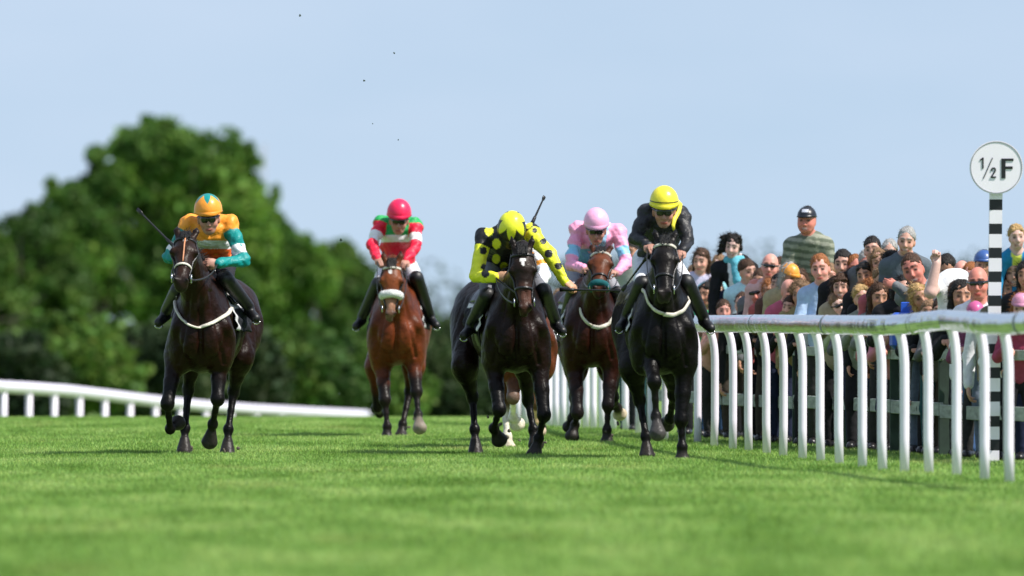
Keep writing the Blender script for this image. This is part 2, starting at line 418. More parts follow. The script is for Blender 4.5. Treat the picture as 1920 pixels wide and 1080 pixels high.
for i in range(len(POSTS) - 1):
    for j in range(4):
        x = POSTS[i][0] + (POSTS[i + 1][0] - POSTS[i][0]) * j / 4 - 14; s = POSTS[i][1] + (POSTS[i + 1][1] - POSTS[i][1]) * j / 4
        rp.append(tuple(px(x, rail_y(x), FPX / s) - r_org))
link('rail', tube_mesh('rail', [(rp, .078)], M['rail'], n=20, flat=.75), rr)
for i in range(9, len(rp) - 2, 16):
    a_, b_ = Vector(rp[i]), Vector(rp[i + 1]); d_ = (b_ - a_).normalized()
    link('joint', tube_mesh('rail_joint', [([tuple(a_), tuple(a_ + d_ * .07)], .0815)], M['ring_grey'] if i % 32 == 9 else M['rail'], n=20, flat=.76), rr)
for (x, s) in POSTS:
    D = FPX / s; b = px(x, HY, D) - r_org; b[2] = -.03
    top = px(x - 14, rail_y(x - 14) + 12, D) - r_org
    lean = R.uniform(-.008, .008)
    pts = [b, b + np.array([lean, 0, .3]), b + np.array([lean, 0, .6])]
    zt = top[2]; dx = top[0] - b[0]
    for k in range(9):
        a = k / 8 * math.pi / 2
        pts.append(np.array([b[0] + lean + dx * (1 - math.cos(a)) * 1.0, b[1], b[2] + .80 + (zt - b[2] - .80) * math.sin(a)]))
    link('post', tube_mesh('rail_post', [([tuple(p) for p in pts], .036)], M['white_paint'], n=14), rr)

# far rail on the left, beyond the crest
fr = link('running_rail', None, None, (-7.7, 170, -1.0), 'low white rail on the far left, partly sunk behind the crest of the turf', 'rail')
f_org = np.array(fr.location)
FR = [(-110, 704, 131), (0, 725, 125), (60, 728, 122), (130, 733, 119), (200, 741, 115), (290, 752, 111), (380, 761, 107), (480, 768, 103), (600, 774, 98), (690, 778, 95)]
def fr_at(x):
    for (x0, y0, s0), (x1, y1, s1) in zip(FR, FR[1:]):
        if x0 <= x <= x1: t = (x - x0) / (x1 - x0); return y0 + (y1 - y0) * t, s0 + (s1 - s0) * t
    return FR[-1][1:]
pts = []
for x in range(-110, 690, 14):
    y, s = fr_at(x); pts.append(tuple(px(x, y, FPX / s) - f_org))
link('rail', tube_mesh('far_rail', [(pts, .088)], M['white_paint'], n=10), fr)
for i in range(-2, 15):
    x = 7 + 47.4 * i; y, s = fr_at(x); D = FPX / s; t = px(x, y, D); g = float(gz(D)) - .05
    link('post', tube_mesh('far_post', [([tuple(np.array([t[0], D, g]) - f_org), tuple(np.array([t[0], D, t[2]]) - f_org)], .048)], M['white_paint'], n=10), fr)

# ------------------------------------------------------------------ spectator fence
def fence_D(x):   # distance where the fence crosses pixel column x
    t = (x - CX) / FPX; return (4.087 + .1175 * 92.75) / (t + .1175)
sf = link('spectator_fence', None, None, tuple(px(1600, HY, fence_D(1600)) * np.array([1, 1, 0])), 'weathered grey-green post and board fence the crowd leans on, behind the white rail', 'fence')
s_org = np.array(sf.location)
NX = 9; edges = [1215 + (2040 - 1215) * i / NX for i in range(NX + 1)]
for i in range(NX):
    a = px(edges[i], HY, fence_D(edges[i])) - s_org; b = px(edges[i + 1], HY, fence_D(edges[i + 1])) - s_org
    rz = math.atan2(b[1] - a[1], b[0] - a[0]); L = math.hypot(b[0] - a[0], b[1] - a[1]); c = (a + b) / 2
    for z, hgt in ((.40, .115), (.87, .085), (1.13, .10)):
        link('board', box_mesh('fence_board', [(c[0], c[1], z + R.uniform(-.012, .012), L + .05 if i % 2 else L - .01, .028, hgt, rz)], [M['wood_grey']], bevel=.005), sf)
    link('post', box_mesh('fence_post', [(a[0] + .03, a[1] + .07, .60, .10, .09, 1.24)], [M['wood_green']], bevel=.008), sf)
# ------------------------------------------------------------------ horses
def lp(h, x, y, dy):
    """photo pixel at depth offset dy from the horse -> the horse's own coordinates"""
    return px(x, y, h['D'] + dy) - h['org']

def bvh_of(V, Q): return BVHTree.FromPolygons([tuple(v) for v in V], [tuple(int(i) for i in q) for q in Q])

def ray_front(bvh, x, z, off=.008, dx=0.0):
    hit = bvh.ray_cast(Vector((x, -2.5, z)), Vector((0, 1, 0)))
    if hit[0] is None:
        hit = bvh.find_nearest(Vector((x, 0.0, z)))
    return hit[0] + hit[1] * (off if hit[1].y < 0 or True else -off)

def snap(bvh, p, off):
    hit = bvh.find_nearest(Vector(tuple(p)))
    d = Vector(tuple(p)) - hit[0]
    n = hit[1]
    if d.length > 1e-4 and d.dot(n) < 0 and d.length > .05: n = n
    return hit[0] + n * off

def make_horse(h):
    D = h['D']; chx = h['chest']; org = px(chx, HY, D); org[2] = 0; h['org'] = org
    off = h['off']; coat, dark, mid = _v(h['coat']), _v(h['dark']), _v(h['mid'])
    coat, mid = coat * h.get('dk', .62), mid * h.get('dk', .72); root = link('racehorse', None, None, tuple(org), h['label'], 'horse', 'racehorses galloping down the course')
    F = Field(); z0 = h.get('drop', 0.0)
    def S(p): return np.array([p[0], p[1], p[2] - z0])
    # trunk
    F.seg(S((0, .02, 1.06)), S((off * .45, .65, 1.09)), (.215, .355), (.240, .345), k=.08, col=coat, u=(1, 0, 0))
    F.seg(S((off * .45, .65, 1.10)), S((off * .85, 1.12, 1.20)), (.240, .34), (.225, .27), k=.08, col=coat, u=(1, 0, 0))
    F.ell(S((off, 1.38, 1.26)), (.235, .36, .27), k=.08, col=coat)
    for sd in (-1, 1):
        F.ell(S((off + sd * .14, 1.35, 1.12)), (.14, .27, .30), k=.08, col=coat)
        F.seg(S((sd * .10, .20, 1.46)), S((sd * .185, -.12, 1.08)), (.07, .12), (.085, .12), k=.07, col=coat, u=(1, 0, 0))
        F.ell(S((sd * .095, -.225, 1.00)), (.085, .075, .145), k=.022, col=coat * 1.15)
        F.seg(S((sd * .155, -.13, 1.12)), S((sd * .06, -.10, 1.36)), .070, .060, k=.02, col=coat)
        F.ell(S((sd * .20, -.06, 1.06)), (.065, .11, .13), k=.022, col=coat)
        F.ell(S((sd * .205, .05, .93)), (.060, .11, .13), k=.022, col=coat)
        F.seg(S((sd * .21, .10, 1.20)), S((sd * .14, .28, 1.42)), .055, .05, k=.02, col=coat)
        F.ell(S((sd * .165, -.02, .90)), (.115, .15, .20), k=.05, col=coat)
    F.ell(S((0, -.08, 1.10)), (.20, .21, .37), k=.06, col=coat)
    F.ell(S((off * .2, .30, 1.45)), (.09, .36, .13), k=.08, col=coat)
    # head frame
    poll = lp(h, h['poll'][0], h['poll'][1], -.72); HL = h.get('hl', .60)
    mz = lp(h, h['muz'][0], h['muz'][1], -.9); dz = np.linalg.norm((mz - poll)[[0, 2]])
    mz = lp(h, h['muz'][0], h['muz'][1], -.72 - math.sqrt(max(HL * HL - dz * dz, .006)))
    a = mz - poll; Lh = np.linalg.norm(a); a /= Lh
    u = np.array([1.0, 0, 0]); u = u + h.get('yaw', 0) * np.array([0, 1, 0]); u -= a * (u @ a); u /= np.linalg.norm(u)
    n = np.cross(a, u)
    if n[1] > 0: n = -n
    sc = Lh / .60; g = h.get('hw', 1.0)
    def H(t, uu=0.0, nn=0.0): return poll + a * (t * sc) + u * (uu * g) + n * nn
    h['H'] = H
    # neck
    base = S((0, .03, 1.25)); nk = poll - n * .12 + a * .02
    m1 = base * .55 + nk * .45 + np.array([0, .02, -.02])
    F.seg(base, m1, (.165, .27), (.115, .20), k=.09, col=coat, u=(1, 0, 0))
    F.seg(m1, nk, (.115, .20), (.085, .125), k=.08, col=coat, u=(1, 0, 0))
    F.seg(S((0, -.16, 1.22)), nk - n * .0 + np.array([0, -.06, -.10]), .050, .045, k=.02, col=coat)
    # skull
    F.seg(H(.05, 0, -.05), H(.20, 0, -.025), (.078 * g, .075), (.098 * g, .088), k=.03, col=mid, u=u)
    F.seg(H(.20, 0, -.025), H(.38, 0, -.012), (.090 * g, .085), (.058 * g, .062), k=.03, col=mid, u=u)
    F.seg(H(.38, 0, -.012), H(.545, 0, -.008), (.056 * g, .060), (.060 * g, .056), k=.03, col=_v(h.get('nosecol', mid * .8)), u=u)
    mc = _v(h.get('muzcol', dark))
    F.ell(H(.575, 0, -.035), (.048, .05, .045), k=.03, col=mc)
    for sd in (-1, 1):
        F.ell(H(.22, sd * .052, -.085), (.048, .085, .085), k=.03, col=mid)
        F.ell(H(.215, sd * .088, .012), (.024, .030, .034), k=.02, col=mid)
        F.ell(H(.224, sd * .106, .012), (.012, .020, .018), k=.004, col=(.004, .003, .003))
        F.ell(H(.55, sd * .040, .030), (.027, .026, .030), k=.02, col=mc)
        F.ell(H(.555, sd * .048, .055), (.011, .014, .016), k=.004, col=(.004, .003, .003))
        ep = h.get('ears', .105)
        e0 = H(.03, sd * .055, -.03); e1 = H(-ep * .45, sd * .078, -.02); e2 = H(-ep, sd * .082, -.035)
        F.seg(e0, e1, (.026, .022), (.030, .018), k=.02, col=mid * .7, u=u); F.seg(e1, e2, (.030, .018), (.008, .008), k=.012, col=dark, u=u)
    # legs
    k1 = .035
    for lg in h['legs']:
        kind, sd = lg[0], lg[1]; J = [lp(h, *q) for q in lg[2]]; white = len(lg) > 3 and lg[3]
        lc = _v(lg[3]) if white else dark; hc = _v(lg[4]) if len(lg) > 4 else _v((.03, .026, .024))
        up = coat if lg[0] in 'FH' else dark
        if kind == 'F':
            el, kn, ft, hf = J
            F.seg(S((sd * .17, .0, 1.02)), el, (.11, .13), (.098, .115), k=.06, col=coat, u=(1, 0, 0))
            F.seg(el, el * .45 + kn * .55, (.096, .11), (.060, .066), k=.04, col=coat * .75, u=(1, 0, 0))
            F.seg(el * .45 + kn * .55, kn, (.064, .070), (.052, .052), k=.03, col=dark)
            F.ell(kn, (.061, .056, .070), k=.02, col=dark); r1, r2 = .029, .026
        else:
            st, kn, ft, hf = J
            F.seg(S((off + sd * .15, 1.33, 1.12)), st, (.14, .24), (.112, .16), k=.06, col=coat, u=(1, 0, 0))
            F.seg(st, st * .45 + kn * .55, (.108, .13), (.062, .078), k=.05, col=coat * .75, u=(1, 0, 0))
            F.seg(st * .45 + kn * .55, kn, (.062, .078), (.047, .054), k=.03, col=dark, u=(1, 0, 0))
            F.ell(kn, (.054, .062, .070), k=.02, col=dark); r1, r2 = .032, .028
        cm = (kn + ft) / 2
        F.seg(kn, cm, r1 + .008, r2, k=.02, col=lc); F.seg(cm, ft, r2, r2 + .002, k=.02, col=lc)
        F.ell(ft, (.048, .048, .052), k=.02, col=lc)
        v = hf - ft; L = np.linalg.norm(v); v = v / max(L, 1e-6)
        pm = ft + v * L * .5
        F.seg(ft, pm, .030, .034, k=.02, col=lc)
        F.seg(pm, hf, (.046, .045), (.072, .068), k=.012, col=hc, u=(1, 0, 0))
    # colour: star / blaze, darker crest
    star = [(H(s[0], s[1], .07), s[2]) for s in h.get('marks', [])]
    mk = _v(h.get('markcol', (.75, .73, .70)))
    def paint(V, C, ids):
        C = C.copy()
        for c, r in star:
            d = np.linalg.norm((V - c) * np.array([1, .5, .8]), axis=1)
            C[d < r] = mk
        z = V[:, 2]
        lum = 1 + .12 * np.sin(V[:, 0] * 13 + V[:, 2] * 7)
        return C * lum[:, None]
    def disp(V):   # muscle relief
        x, y, z = V[:, 0], V[:, 1], V[:, 2] + z0; fr_ = (y < .12) & (z < 1.42) & (z > .78)
        cleft = -.030 * np.exp(-(x / .022) ** 2) * fr_ * np.clip((1.42 - z) * 5, 0, 1) * np.clip((z - .78) * 8, 0, 1)
        grv = -.014 * np.exp(-((np.abs(x) - .155 - (1.0 - z) * .18) / .018) ** 2) * fr_
        rib = .004 * np.sin(y * 55) * ((y > .35) & (y < 1.1) & (z < 1.35) & (z > .9))
        return cleft + grv + rib + .004 * np.sin(x * 31 + z * 9) * np.sin(z * 17 + y * 11) * (z > .8)
    V, Q, C = F.mesh(.0125, paint=paint, disp=disp, sharp=.011)
    body = link('body', make_mesh('horse_body', V, Q, [M['coat']], cols=C), root)
    bvh = bvh_of(V, Q); h['bvh'] = bvh; h['root'] = root
    # mane and forelock, tail
    G = Field(); hc = _v(h.get('mane', dark * .6))
    crest = [poll - n * .14 - a * .02, m1 + np.array([.03, .18, .19]), base + np.array([.03, .28, .22])]
    for i in range(len(crest) - 1):
        for j in range(5):
            p = crest[i] + (crest[i + 1] - crest[i]) * j / 5
            G.seg(p, p + np.array([.10 * R.uniform(.6, 1.1), .12, -.10 * R.uniform(.5, 1)]), .025, .008, k=.02, col=hc)
            G.seg(p, p + np.array([.02, .10, .05 * R.uniform(.5, 1.4)]), .022, .008, k=.02, col=hc)
    for j in range(5):
        G.seg(H(-.01, (j - 2) * .016, .0), H(.09 + .02 * (j % 2), (j - 2) * .02, .055), .016, .006, k=.012, col=hc)
    skin_obj('mane', G, .011, M['hair'], root, sharp=.02, fz=(900, .06, (.35, .9, .1), 3, .0018))
    T = Field(); tb = S((off, 1.70, 1.40)); 
    for j in range(9):
        ax_ = R.uniform(-.10, .10)
        T.chain([tb, tb + np.array([ax_ * .5, .25, .05]), tb + np.array([ax_, .5, -.10]), tb + np.array([ax_ * 1.5, .72, -.30])], [.035, .032, .025, .008], k=.02, col=hc)
    skin_obj('tail', T, .016, M['hair'], root, sharp=.02, fz=(1200, .10, (0, .8, -.3), 4, .002))
    # bridle: loops round the head
    def ring(t, a0=0, a1=360, off_=.006, t1=None, steps=28):
        pts = []
        for i in range(steps + 1):
            th = math.radians(a0 + (a1 - a0) * i / steps); tt = t + ((t1 - t) * i / steps if t1 is not None else 0)
            c = H(tt, 0, -.03); d = u * math.cos(th) + n * math.sin(th)
            hit = bvh.ray_cast(Vector(tuple(c + d * .22)), Vector(tuple(-d)))
            p = hit[0] if hit[0] is not None else Vector(tuple(c + d * .08))
            pts.append(p + Vector(tuple(d)) * off_)
        return pts
    bc = h.get('bridle', 'leather')
    link('browband', tube_mesh('browband', [(ring(.085, 5, 175), .012)], M[h.get('brow', bc)], flat=.5), root)
    link('noseband', tube_mesh('noseband', [(ring(.385), .012)], M[h.get('nose', bc)], flat=.5), root)
    cheeks = []
    for sd in (-1, 1):
        pts = []
        for i in range(10):
            t = .06 + .44 * i / 9; c = H(t, sd * .25, -.03 + .03 * i / 9)
            hit = bvh.ray_cast(Vector(tuple(c)), Vector(tuple(-u * sd)))
            pts.append((hit[0] if hit[0] is not None else Vector(tuple(H(t, sd * .07, 0)))) + Vector(tuple(u * sd)) * .006)
        cheeks.append((pts, .009))
        bit = []
        for i in range(13):
            th = 2 * math.pi * i / 12; bit.append(tuple(H(.50, sd * .078, 0) + a * .034 * math.cos(th) + n * .034 * math.sin(th)))
        link('bit_ring', tube_mesh('bit_ring', [(bit, .006)], M['metal'], n=6), root)
    if h.get('face_strap'):
        pts = []
        for i in range(10):
            t = .02 + .34 * i / 9; hit = bvh.ray_cast(Vector(tuple(H(t, 0, .3))), Vector(tuple(-n)))
            pts.append((hit[0] if hit[0] is not None else Vector(tuple(H(t, 0, .06)))) + Vector(tuple(n)) * .006)
        link('face_strap', tube_mesh('face_strap', [(pts, .007)], M['tan'], n=6), root)
    link('cheek_straps', tube_mesh('cheek_straps', cheeks, M[bc], n=6), root)
    if h.get('fleece'):
        G = Field(); pts = ring(.36, -5, 185, .018, steps=16)
        for i in range(len(pts) - 1): G.seg(tuple(pts[i]), tuple(pts[i + 1]), .036, .036, k=.01, col=(.8, .8, .8))
        skin_obj('sheepskin_noseband', G, .011, M['fleece'], root, disp=wrinkle(.003, 40, 3))
    if h.get('nose_net'):
        G = Field(); pts = ring(.50, -10, 190, .010, steps=16)
        for i in range(len(pts) - 1): G.seg(tuple(pts[i]), tuple(pts[i + 1]), .03, .03, k=.01, col=h['nose_net'])
        skin_obj('nose_cover', G, .011, M['cloth'], root)
    # breast girth
    if h.get('girth'):
        pts = []
        gp = h['girth']; 
        dense = []
        for i in range(len(gp) - 1):
            for j in range(5): dense.append((gp[i][0] + (gp[i + 1][0] - gp[i][0]) * j / 5, gp[i][1] + (gp[i + 1][1] - gp[i][1]) * j / 5))
        dense.append(gp[-1])
        dense = [dense[0]] + [((dense[i - 1][0] + 2 * dense[i][0] + dense[i + 1][0]) / 4, (dense[i - 1][1] + 2 * dense[i][1] + dense[i + 1][1]) / 4) for i in range(1, len(dense) - 1)] + [dense[-1]]
        for x, y in dense:
            q = lp(h, x, y, -.15); pts.append(ray_front(bvh, q[0], q[2], .010))
        e0 = Vector((-.27 + off * .2, .35, pts[0].z + .06)); e1 = Vector((.27 + off * .2, .35, pts[-1].z + .06))
        link('breast_girth', tube_mesh('breast_girth', [([snap(bvh, e0, .012)] + pts + [snap(bvh, e1, .012)], .019)], M['girth'], flat=.5), root)
    # saddle cloth, saddle, girth
    def drape(name, y0, y1, th0, th1, off0, thick, m, nu=10, nv=22, flare=0.0, cols=None):
        Vs, Fs, cc = [], [], []
        for s_ in (0, 1):
            for i in range(nu + 1):
                for j in range(nv + 1):
                    y = y0 + (y1 - y0) * i / nu; th = math.radians(th0 + (th1 - th0) * j / nv)
                    c = Vector((off * min(max(y, 0), 1.2) * .75, y, 1.18 - z0)); d = Vector((math.cos(th), 0, math.sin(th)))
                    hit = bvh.ray_cast(c + d * 1.2, -d); p = hit[0] if hit[0] is not None else c + d * .3
                    fl = flare * max(0, abs(th - math.pi / 2) - .9) * (1 + .4 * math.sin(y * 19 + j))
                    Vs.append(tuple(p + d * (off0 + s_ * thick + fl)))
                    if cols: cc.append(cols(y, math.degrees(th)))
        W_ = nv + 1; T0 = (nu + 1) * W_
        for i in range(nu):
            for j in range(nv):
                q = i * W_ + j; Fs.append((q, q + 1, q + W_ + 1, q + W_)); Fs.append((T0 + q, T0 + q + W_, T0 + q + W_ + 1, T0 + q + 1))
        for j in range(nv):
            Fs.append((j, T0 + j, T0 + j + 1, j + 1)); q = nu * W_ + j; Fs.append((q, q + 1, T0 + q + 1, T0 + q))
        for i in range(nu):
            q = i * W_; Fs.append((q, q + W_, T0 + q + W_, T0 + q)); q += nv; Fs.append((q, T0 + q, T0 + q + W_, q + W_))
        return link(name, make_mesh(name, Vs, Fs, [m], cols=np.array(cc) if cols else None), root)
    sc_c = h.get('cloth', ((.02, .022, .03), (.6, .6, .62)))
    def ccol(y, th):
        s_ = abs(th - 90)
        if h['key'] in (3, 4) and th > 150 and (.50 < y < .57 and th < 186 or .44 < y < .52 and 152 < th < 160): return (.75, .75, .78)
        if 62 < s_ < 70 or y < .32 and s_ > 25: return sc_c[1]
        return sc_c[0]
    drape('saddle_cloth', .26, .86, -22, 202, .010, .008, M['cloth'], flare=.03, cols=ccol, nv=72, nu=24)
    drape('saddle', .34, .74, 30, 150, .024, .025, M['leather'])
    drape('girth_strap', .42, .50, -178, 178, .007, .006, M['leather'], nu=2, nv=40)
    return h

LEGS = {}
HORSES = [
 dict(key=1, D=97.4, chest=378, off=.20, coat=(.022, .0075, .004), mid=(.034, .015, .009), dark=(.004, .0035, .0035), poll=(349, 438), muz=(339, 539), hw=1.05,
      label='dark bay horse with a pale breast girth, under the jockey in orange and teal',
      bridle='leather', face_strap=True, nose='girth', marks=[(.10, 0.0, .028)], muzcol=(.02, .014, .012),
      girth=[(328, 560), (331, 580), (342, 599), (358, 611), (372, 615), (398, 606), (426, 590), (434, 568)],
      legs=[('F', -1, [(330, 668, .05), (314, 757, -.15), (319, 804, .05), (333, 793, .16)]),
            ('F', 1, [(412, 668, .05), (408, 748, -.12), (399, 795, .05), (393, 828, .12)]),
            ('H', -1, [(362, 665, .95), (353, 732, 1.05), (347, 803, .9), (345, 850, .82)]),
            ('H', 1, [(450, 672, 1.0), (438, 735, 1.12), (428, 805, .98), (426, 852, .9)])]),
 dict(key=2, D=112.3, chest=743, off=.04, coat=(.13, .030, .009), mid=(.20, .055, .018), dark=(.010, .007, .006), poll=(735, 488), muz=(732, 598), hw=1.05,
      label='bright bay horse in a thick white sheepskin noseband, under the red-capped jockey',
      brow='girth', fleece=True, marks=[(.13, -.012, .022)], dk=.85, muzcol=(.06, .045, .045), nosecol=(.26, .13, .08), cloth=((.015, .015, .018), (.5, .5, .5)),
      legs=[('F', -1, [(716, 682, .05), (722, 750, -.15), (726, 800, -.2), (725, 824, -.22)]),
            ('F', 1, [(775, 672, 0), (781, 735, -.2), (784, 778, -.3), (787, 802, -.38)], (.01, .008, .007), (.25, .21, .17)),
            ('H', -1, [(706, 688, .95), (708, 762, 1.1), (712, 775, 1.38), (708, 766, 1.48)]),
            ('H', 1, [(775, 688, .95), (768, 735, 1.05), (755, 796, .85), (752, 818, .8)])]),
 dict(key=3, D=97.4, chest=968, off=-.28, coat=(.016, .0068, .0045), mid=(.026, .015, .010), dark=(.0035, .003, .003), poll=(979, 462), muz=(984, 588), hw=1.08,
      label='black-brown horse with a white heart-shaped star, under the jockey in spotted silks',
      marks=[(.135, -.009, .018), (.135, .009, .018), (.150, 0, .018), (.168, 0, .014), (.185, 0, .010)], muzcol=(.020, .014, .012), nosecol=(.085, .036, .024), cloth=((.012, .012, .018), (.7, .7, .72)),
      legs=[('F', -1, [(925, 676, .05), (936, 768, -.2), (926, 803, .0), (936, 824, .08)]),
            ('F', 1, [(1010, 674, .0), (1020, 778, -.2), (1010, 822, -.1), (1002, 852, -.1)]),
            ('H', -1, [(872, 688, .95), (886, 745, 1.08), (890, 805, .95), (892, 852, .88)]),
            ('H', 1, [(985, 680, .95), (990, 750, 1.08), (1000, 806, .98), (1005, 832, .95)])]),
 dict(key=4, D=94.8, chest=1243, off=-.12, coat=(.006, .0045, .0042), mid=(.012, .009, .008), dark=(.0035, .003, .003), poll=(1247, 446), muz=(1245, 562), hw=1.06,
      label='black horse with a pale breast girth nearest the rail, under the yellow-capped jockey',
      brow='girth', muzcol=(.03, .024, .022), cloth=((.012, .012, .02), (.55, .55, .58)),
      girth=[(1211, 548), (1217, 568), (1228, 580), (1242, 588), (1261, 591), (1280, 583), (1291, 566)],
      legs=[('H', -1, [(1187, 690, .95), (1199, 750, 1.08), (1211, 818, .95), (1213, 856, .9)]),
            ('F', -1, [(1214, 655, .0), (1227, 716, -.35), (1230, 781, -.32), (1233, 812, -.38)], (.007, .006, .006), (.06, .055, .055)),
            ('F', 1, [(1284, 680, .0), (1277, 787, -.1), (1279, 838, -.12), (1279, 863, -.12)]),
            ('H', 1, [(1262, 690, .95), (1263, 740, 1.08), (1256, 785, 1.3), (1250, 795, 1.4)])]),
 dict(key=5, D=107.7, chest=1109, off=-.12, coat=(.036, .009, .0045), mid=(.14, .042, .018), dark=(.009, .006, .006), poll=(1127, 466), muz=(1123, 552), hw=1.1,
      label='red-brown horse with a pale browband and teal nose cover, under the pink-capped jockey',
      brow='girth', nose_net=(.01, .09, .10), marks=[(.10, .0, .018), (.14, 0.0, .012)], ears=.08,
      girth=[(1089, 580), (1093, 595), (1104, 609), (1122, 615), (1140, 609), (1150, 596), (1156, 578)],
      legs=[('F', -1, [(1078, 682, .05), (1083, 774, -.15), (1078, 797, 0), (1073, 817, -.02)]),
            ('F', 1, [(1147, 680, 0), (1140, 760, -.15), (1138, 806, -.15), (1138, 829, -.15)]),
            ('H', 1, [(1143, 690, .95), (1150, 745, 1.1), (1158, 765, 1.32), (1162, 776, 1.4)], (.009, .006, .006), (.6, .5, .36)),
            ('H', -1, [(1080, 690, .95), (1077, 745, 1.1), (1072, 785, 1.22), (1068, 800, 1.3)])]),
 dict(key=6, D=102.6, chest=985, off=.0, coat=(.16, .045, .018), mid=(.18, .05, .02), dark=(.08, .03, .012), poll=(985, 492), muz=(998, 576), hw=1.0, drop=.10,
      label='chestnut horse with white lower legs, almost hidden behind the starred black-brown horse',
      legs=[('F', -1, [(966, 690, .05), (962, 745, -.15), (962, 782, .08), (970, 795, .16)], (.72, .68, .62), (.6, .54, .45)),
            ('F', 1, [(1000, 690, .0), (1006, 755, -.15), (1006, 790, -.05), (1010, 808, 0)], (.62, .42, .25), (.5, .4, .3)),
            ('H', -1, [(955, 690, .95), (946, 760, 1.08), (951, 818, .98), (954, 840, .95)], (.75, .70, .60), (.62, .54, .42)),
            ('H', 1, [(1000, 690, .95), (1008, 750, 1.08), (1010, 780, 1.2), (1010, 800, 1.25)])]),
]
for _h in HORSES: make_horse(_h)
HK = {h['key']: h for h in HORSES}
# ------------------------------------------------------------------ people
def head_frame(yaw=0, pitch=0, roll=0):
    """yaw > 0 turns the face to image right, pitch > 0 looks down, roll > 0 tips the crown to image right; faces -Y"""
    Rm = Matrix.Rotation(math.radians(yaw), 3, 'Z') @ Matrix.Rotation(math.radians(roll), 3, 'Y') @ Matrix.Rotation(math.radians(pitch), 3, 'X')
    g = lambda v: np.array(Rm @ Vector(v))
    return g((1, 0, 0)), g((0, -1, 0)), g((0, 0, 1))   # right, forward, up

def add_head(F, c, fr, s=1.0, skin=(.5, .3, .22), neck_to=None, mouth='closed', brow=(.05, .03, .02), lean=1.0):
    r, f, u = fr; skin = _v(skin)
    P = lambda x, y, z: c + (r * x + f * y + u * z) * s
    Rr = np.stack([r, f, u])
    F.ell(P(0, 0, .01), (.073 * s * lean ** .5, .097 * s, .098 * s), k=.02, col=skin, rot=Rr, id=0)
    F.ell(P(0, .030, -.055), (.060 * s * lean, .064 * s, .076 * s), k=.03, col=skin, rot=Rr, id=0)
    F.ell(P(0, .058, -.106), (.035 * s * lean, .028 * s, .024 * s), k=.03, col=skin, rot=Rr, id=0)
    for sd in (-1, 1):
        F.ell(P(sd * .038, .066, -.052), (.024 * s, .020 * s, .024 * s), k=.02, col=skin * _v((1.08, .92, .92)), rot=Rr, id=0)   # cheek
        F.ell(P(sd * .073, -.008, -.03), (.012 * s, .022 * s, .034 * s), k=.008, col=skin * _v((1.0, .85, .8)), rot=Rr, id=0)      # ear
        F.seg(P(sd * .014, .088, .012), P(sd * .050, .076, .014), .012 * s, .009 * s, k=.012, col=skin * .95, id=0)                # brow ridge
        F.seg(P(sd * .018, .097, .016), P(sd * .047, .084, .017), .008 * s, .005 * s, k=.004, col=brow, id=22)
        F.ell(P(sd * .031, .086, -.012), (.0150 * s, .010 * s, .0068 * s), k=.003, col=(.07, .04, .03), rot=Rr, id=20)
    F.seg(P(0, .092, -.008), P(0, .112, -.052), .009 * s, .013 * s, k=.012, col=skin, id=0)
    F.ell(P(0, .104, -.058), (.018 * s, .010 * s, .009 * s), k=.010, col=skin * _v((1.0, .85, .82)), rot=Rr, id=0)
    if mouth == 'open':
        F.ell(P(0, .089, -.092), (.021 * s, .010 * s, .014 * s), k=.004, col=(.06, .008, .008), rot=Rr, id=21)
    elif mouth == 'smile':
        F.ell(P(0, .088, -.088), (.024 * s, .009 * s, .0060 * s), k=.004, col=(.50, .36, .32), rot=Rr, id=21)
        F.seg(P(-.026, .079, -.092), P(.026, .079, -.092), .0085 * s, .0085 * s, k=.004, col=(.30, .06, .05), id=21)
    else:
        F.ell(P(0, .088, -.090), (.023 * s, .009 * s, .0075 * s), k=.004, col=skin * _v((.75, .38, .38)), rot=Rr, id=21)
    if neck_to is not None:
        F.seg(P(0, -.025, -.06), neck_to, .052 * s, .064 * s, k=.03, col=skin * .92, id=0)
    return P

def add_hand(F, w, d, pn, side, curl=1.0, s=1.0, skin=(.5, .3, .22)):
    """palm and five separate fingers: w wrist, d palm direction, pn back-of-hand normal"""
    d = _v(d) / np.linalg.norm(d); pn = _v(pn) - d * np.dot(pn, d); pn /= np.linalg.norm(pn); sp = np.cross(d, pn) * side; skin = _v(skin)
    F.ell(w + d * .048 * s, (.052 * s, .042 * s, .019 * s), k=.02, col=skin, rot=np.stack([d, sp, pn]), id=9)
    for i in range(4):
        o = (i - 1.5) * .0205 * s; L = (.042, .046, .043, .034)[i] * s
        p = w + d * (.088, .092, .089, .080)[i] * s + sp * o; th = 0
        for j in range(3):
            th += curl * (.85, 1.25, .9)[j] * (1 + .05 * i)
            q = p + (d * math.cos(th) - pn * math.sin(th)) * L * (1, .65, .52)[j]
            F.seg(p, q, (.0105 - .0012 * j) * s, (.0100 - .0014 * j) * s, k=.004, col=skin * _v((1, .95, .93)), id=9); p = q
    p = w + d * .025 * s - sp * .034 * s; q = p + (d * .7 - sp * .35 - pn * .45 * curl) * .040 * s; e = q + (d * .75 + sp * .35 * curl - pn * .5 * curl) * .032 * s
    F.seg(p, q, .015 * s, .0115 * s, k=.01, col=skin, id=9); F.seg(q, e, .0115 * s, .009 * s, k=.004, col=skin, id=9)

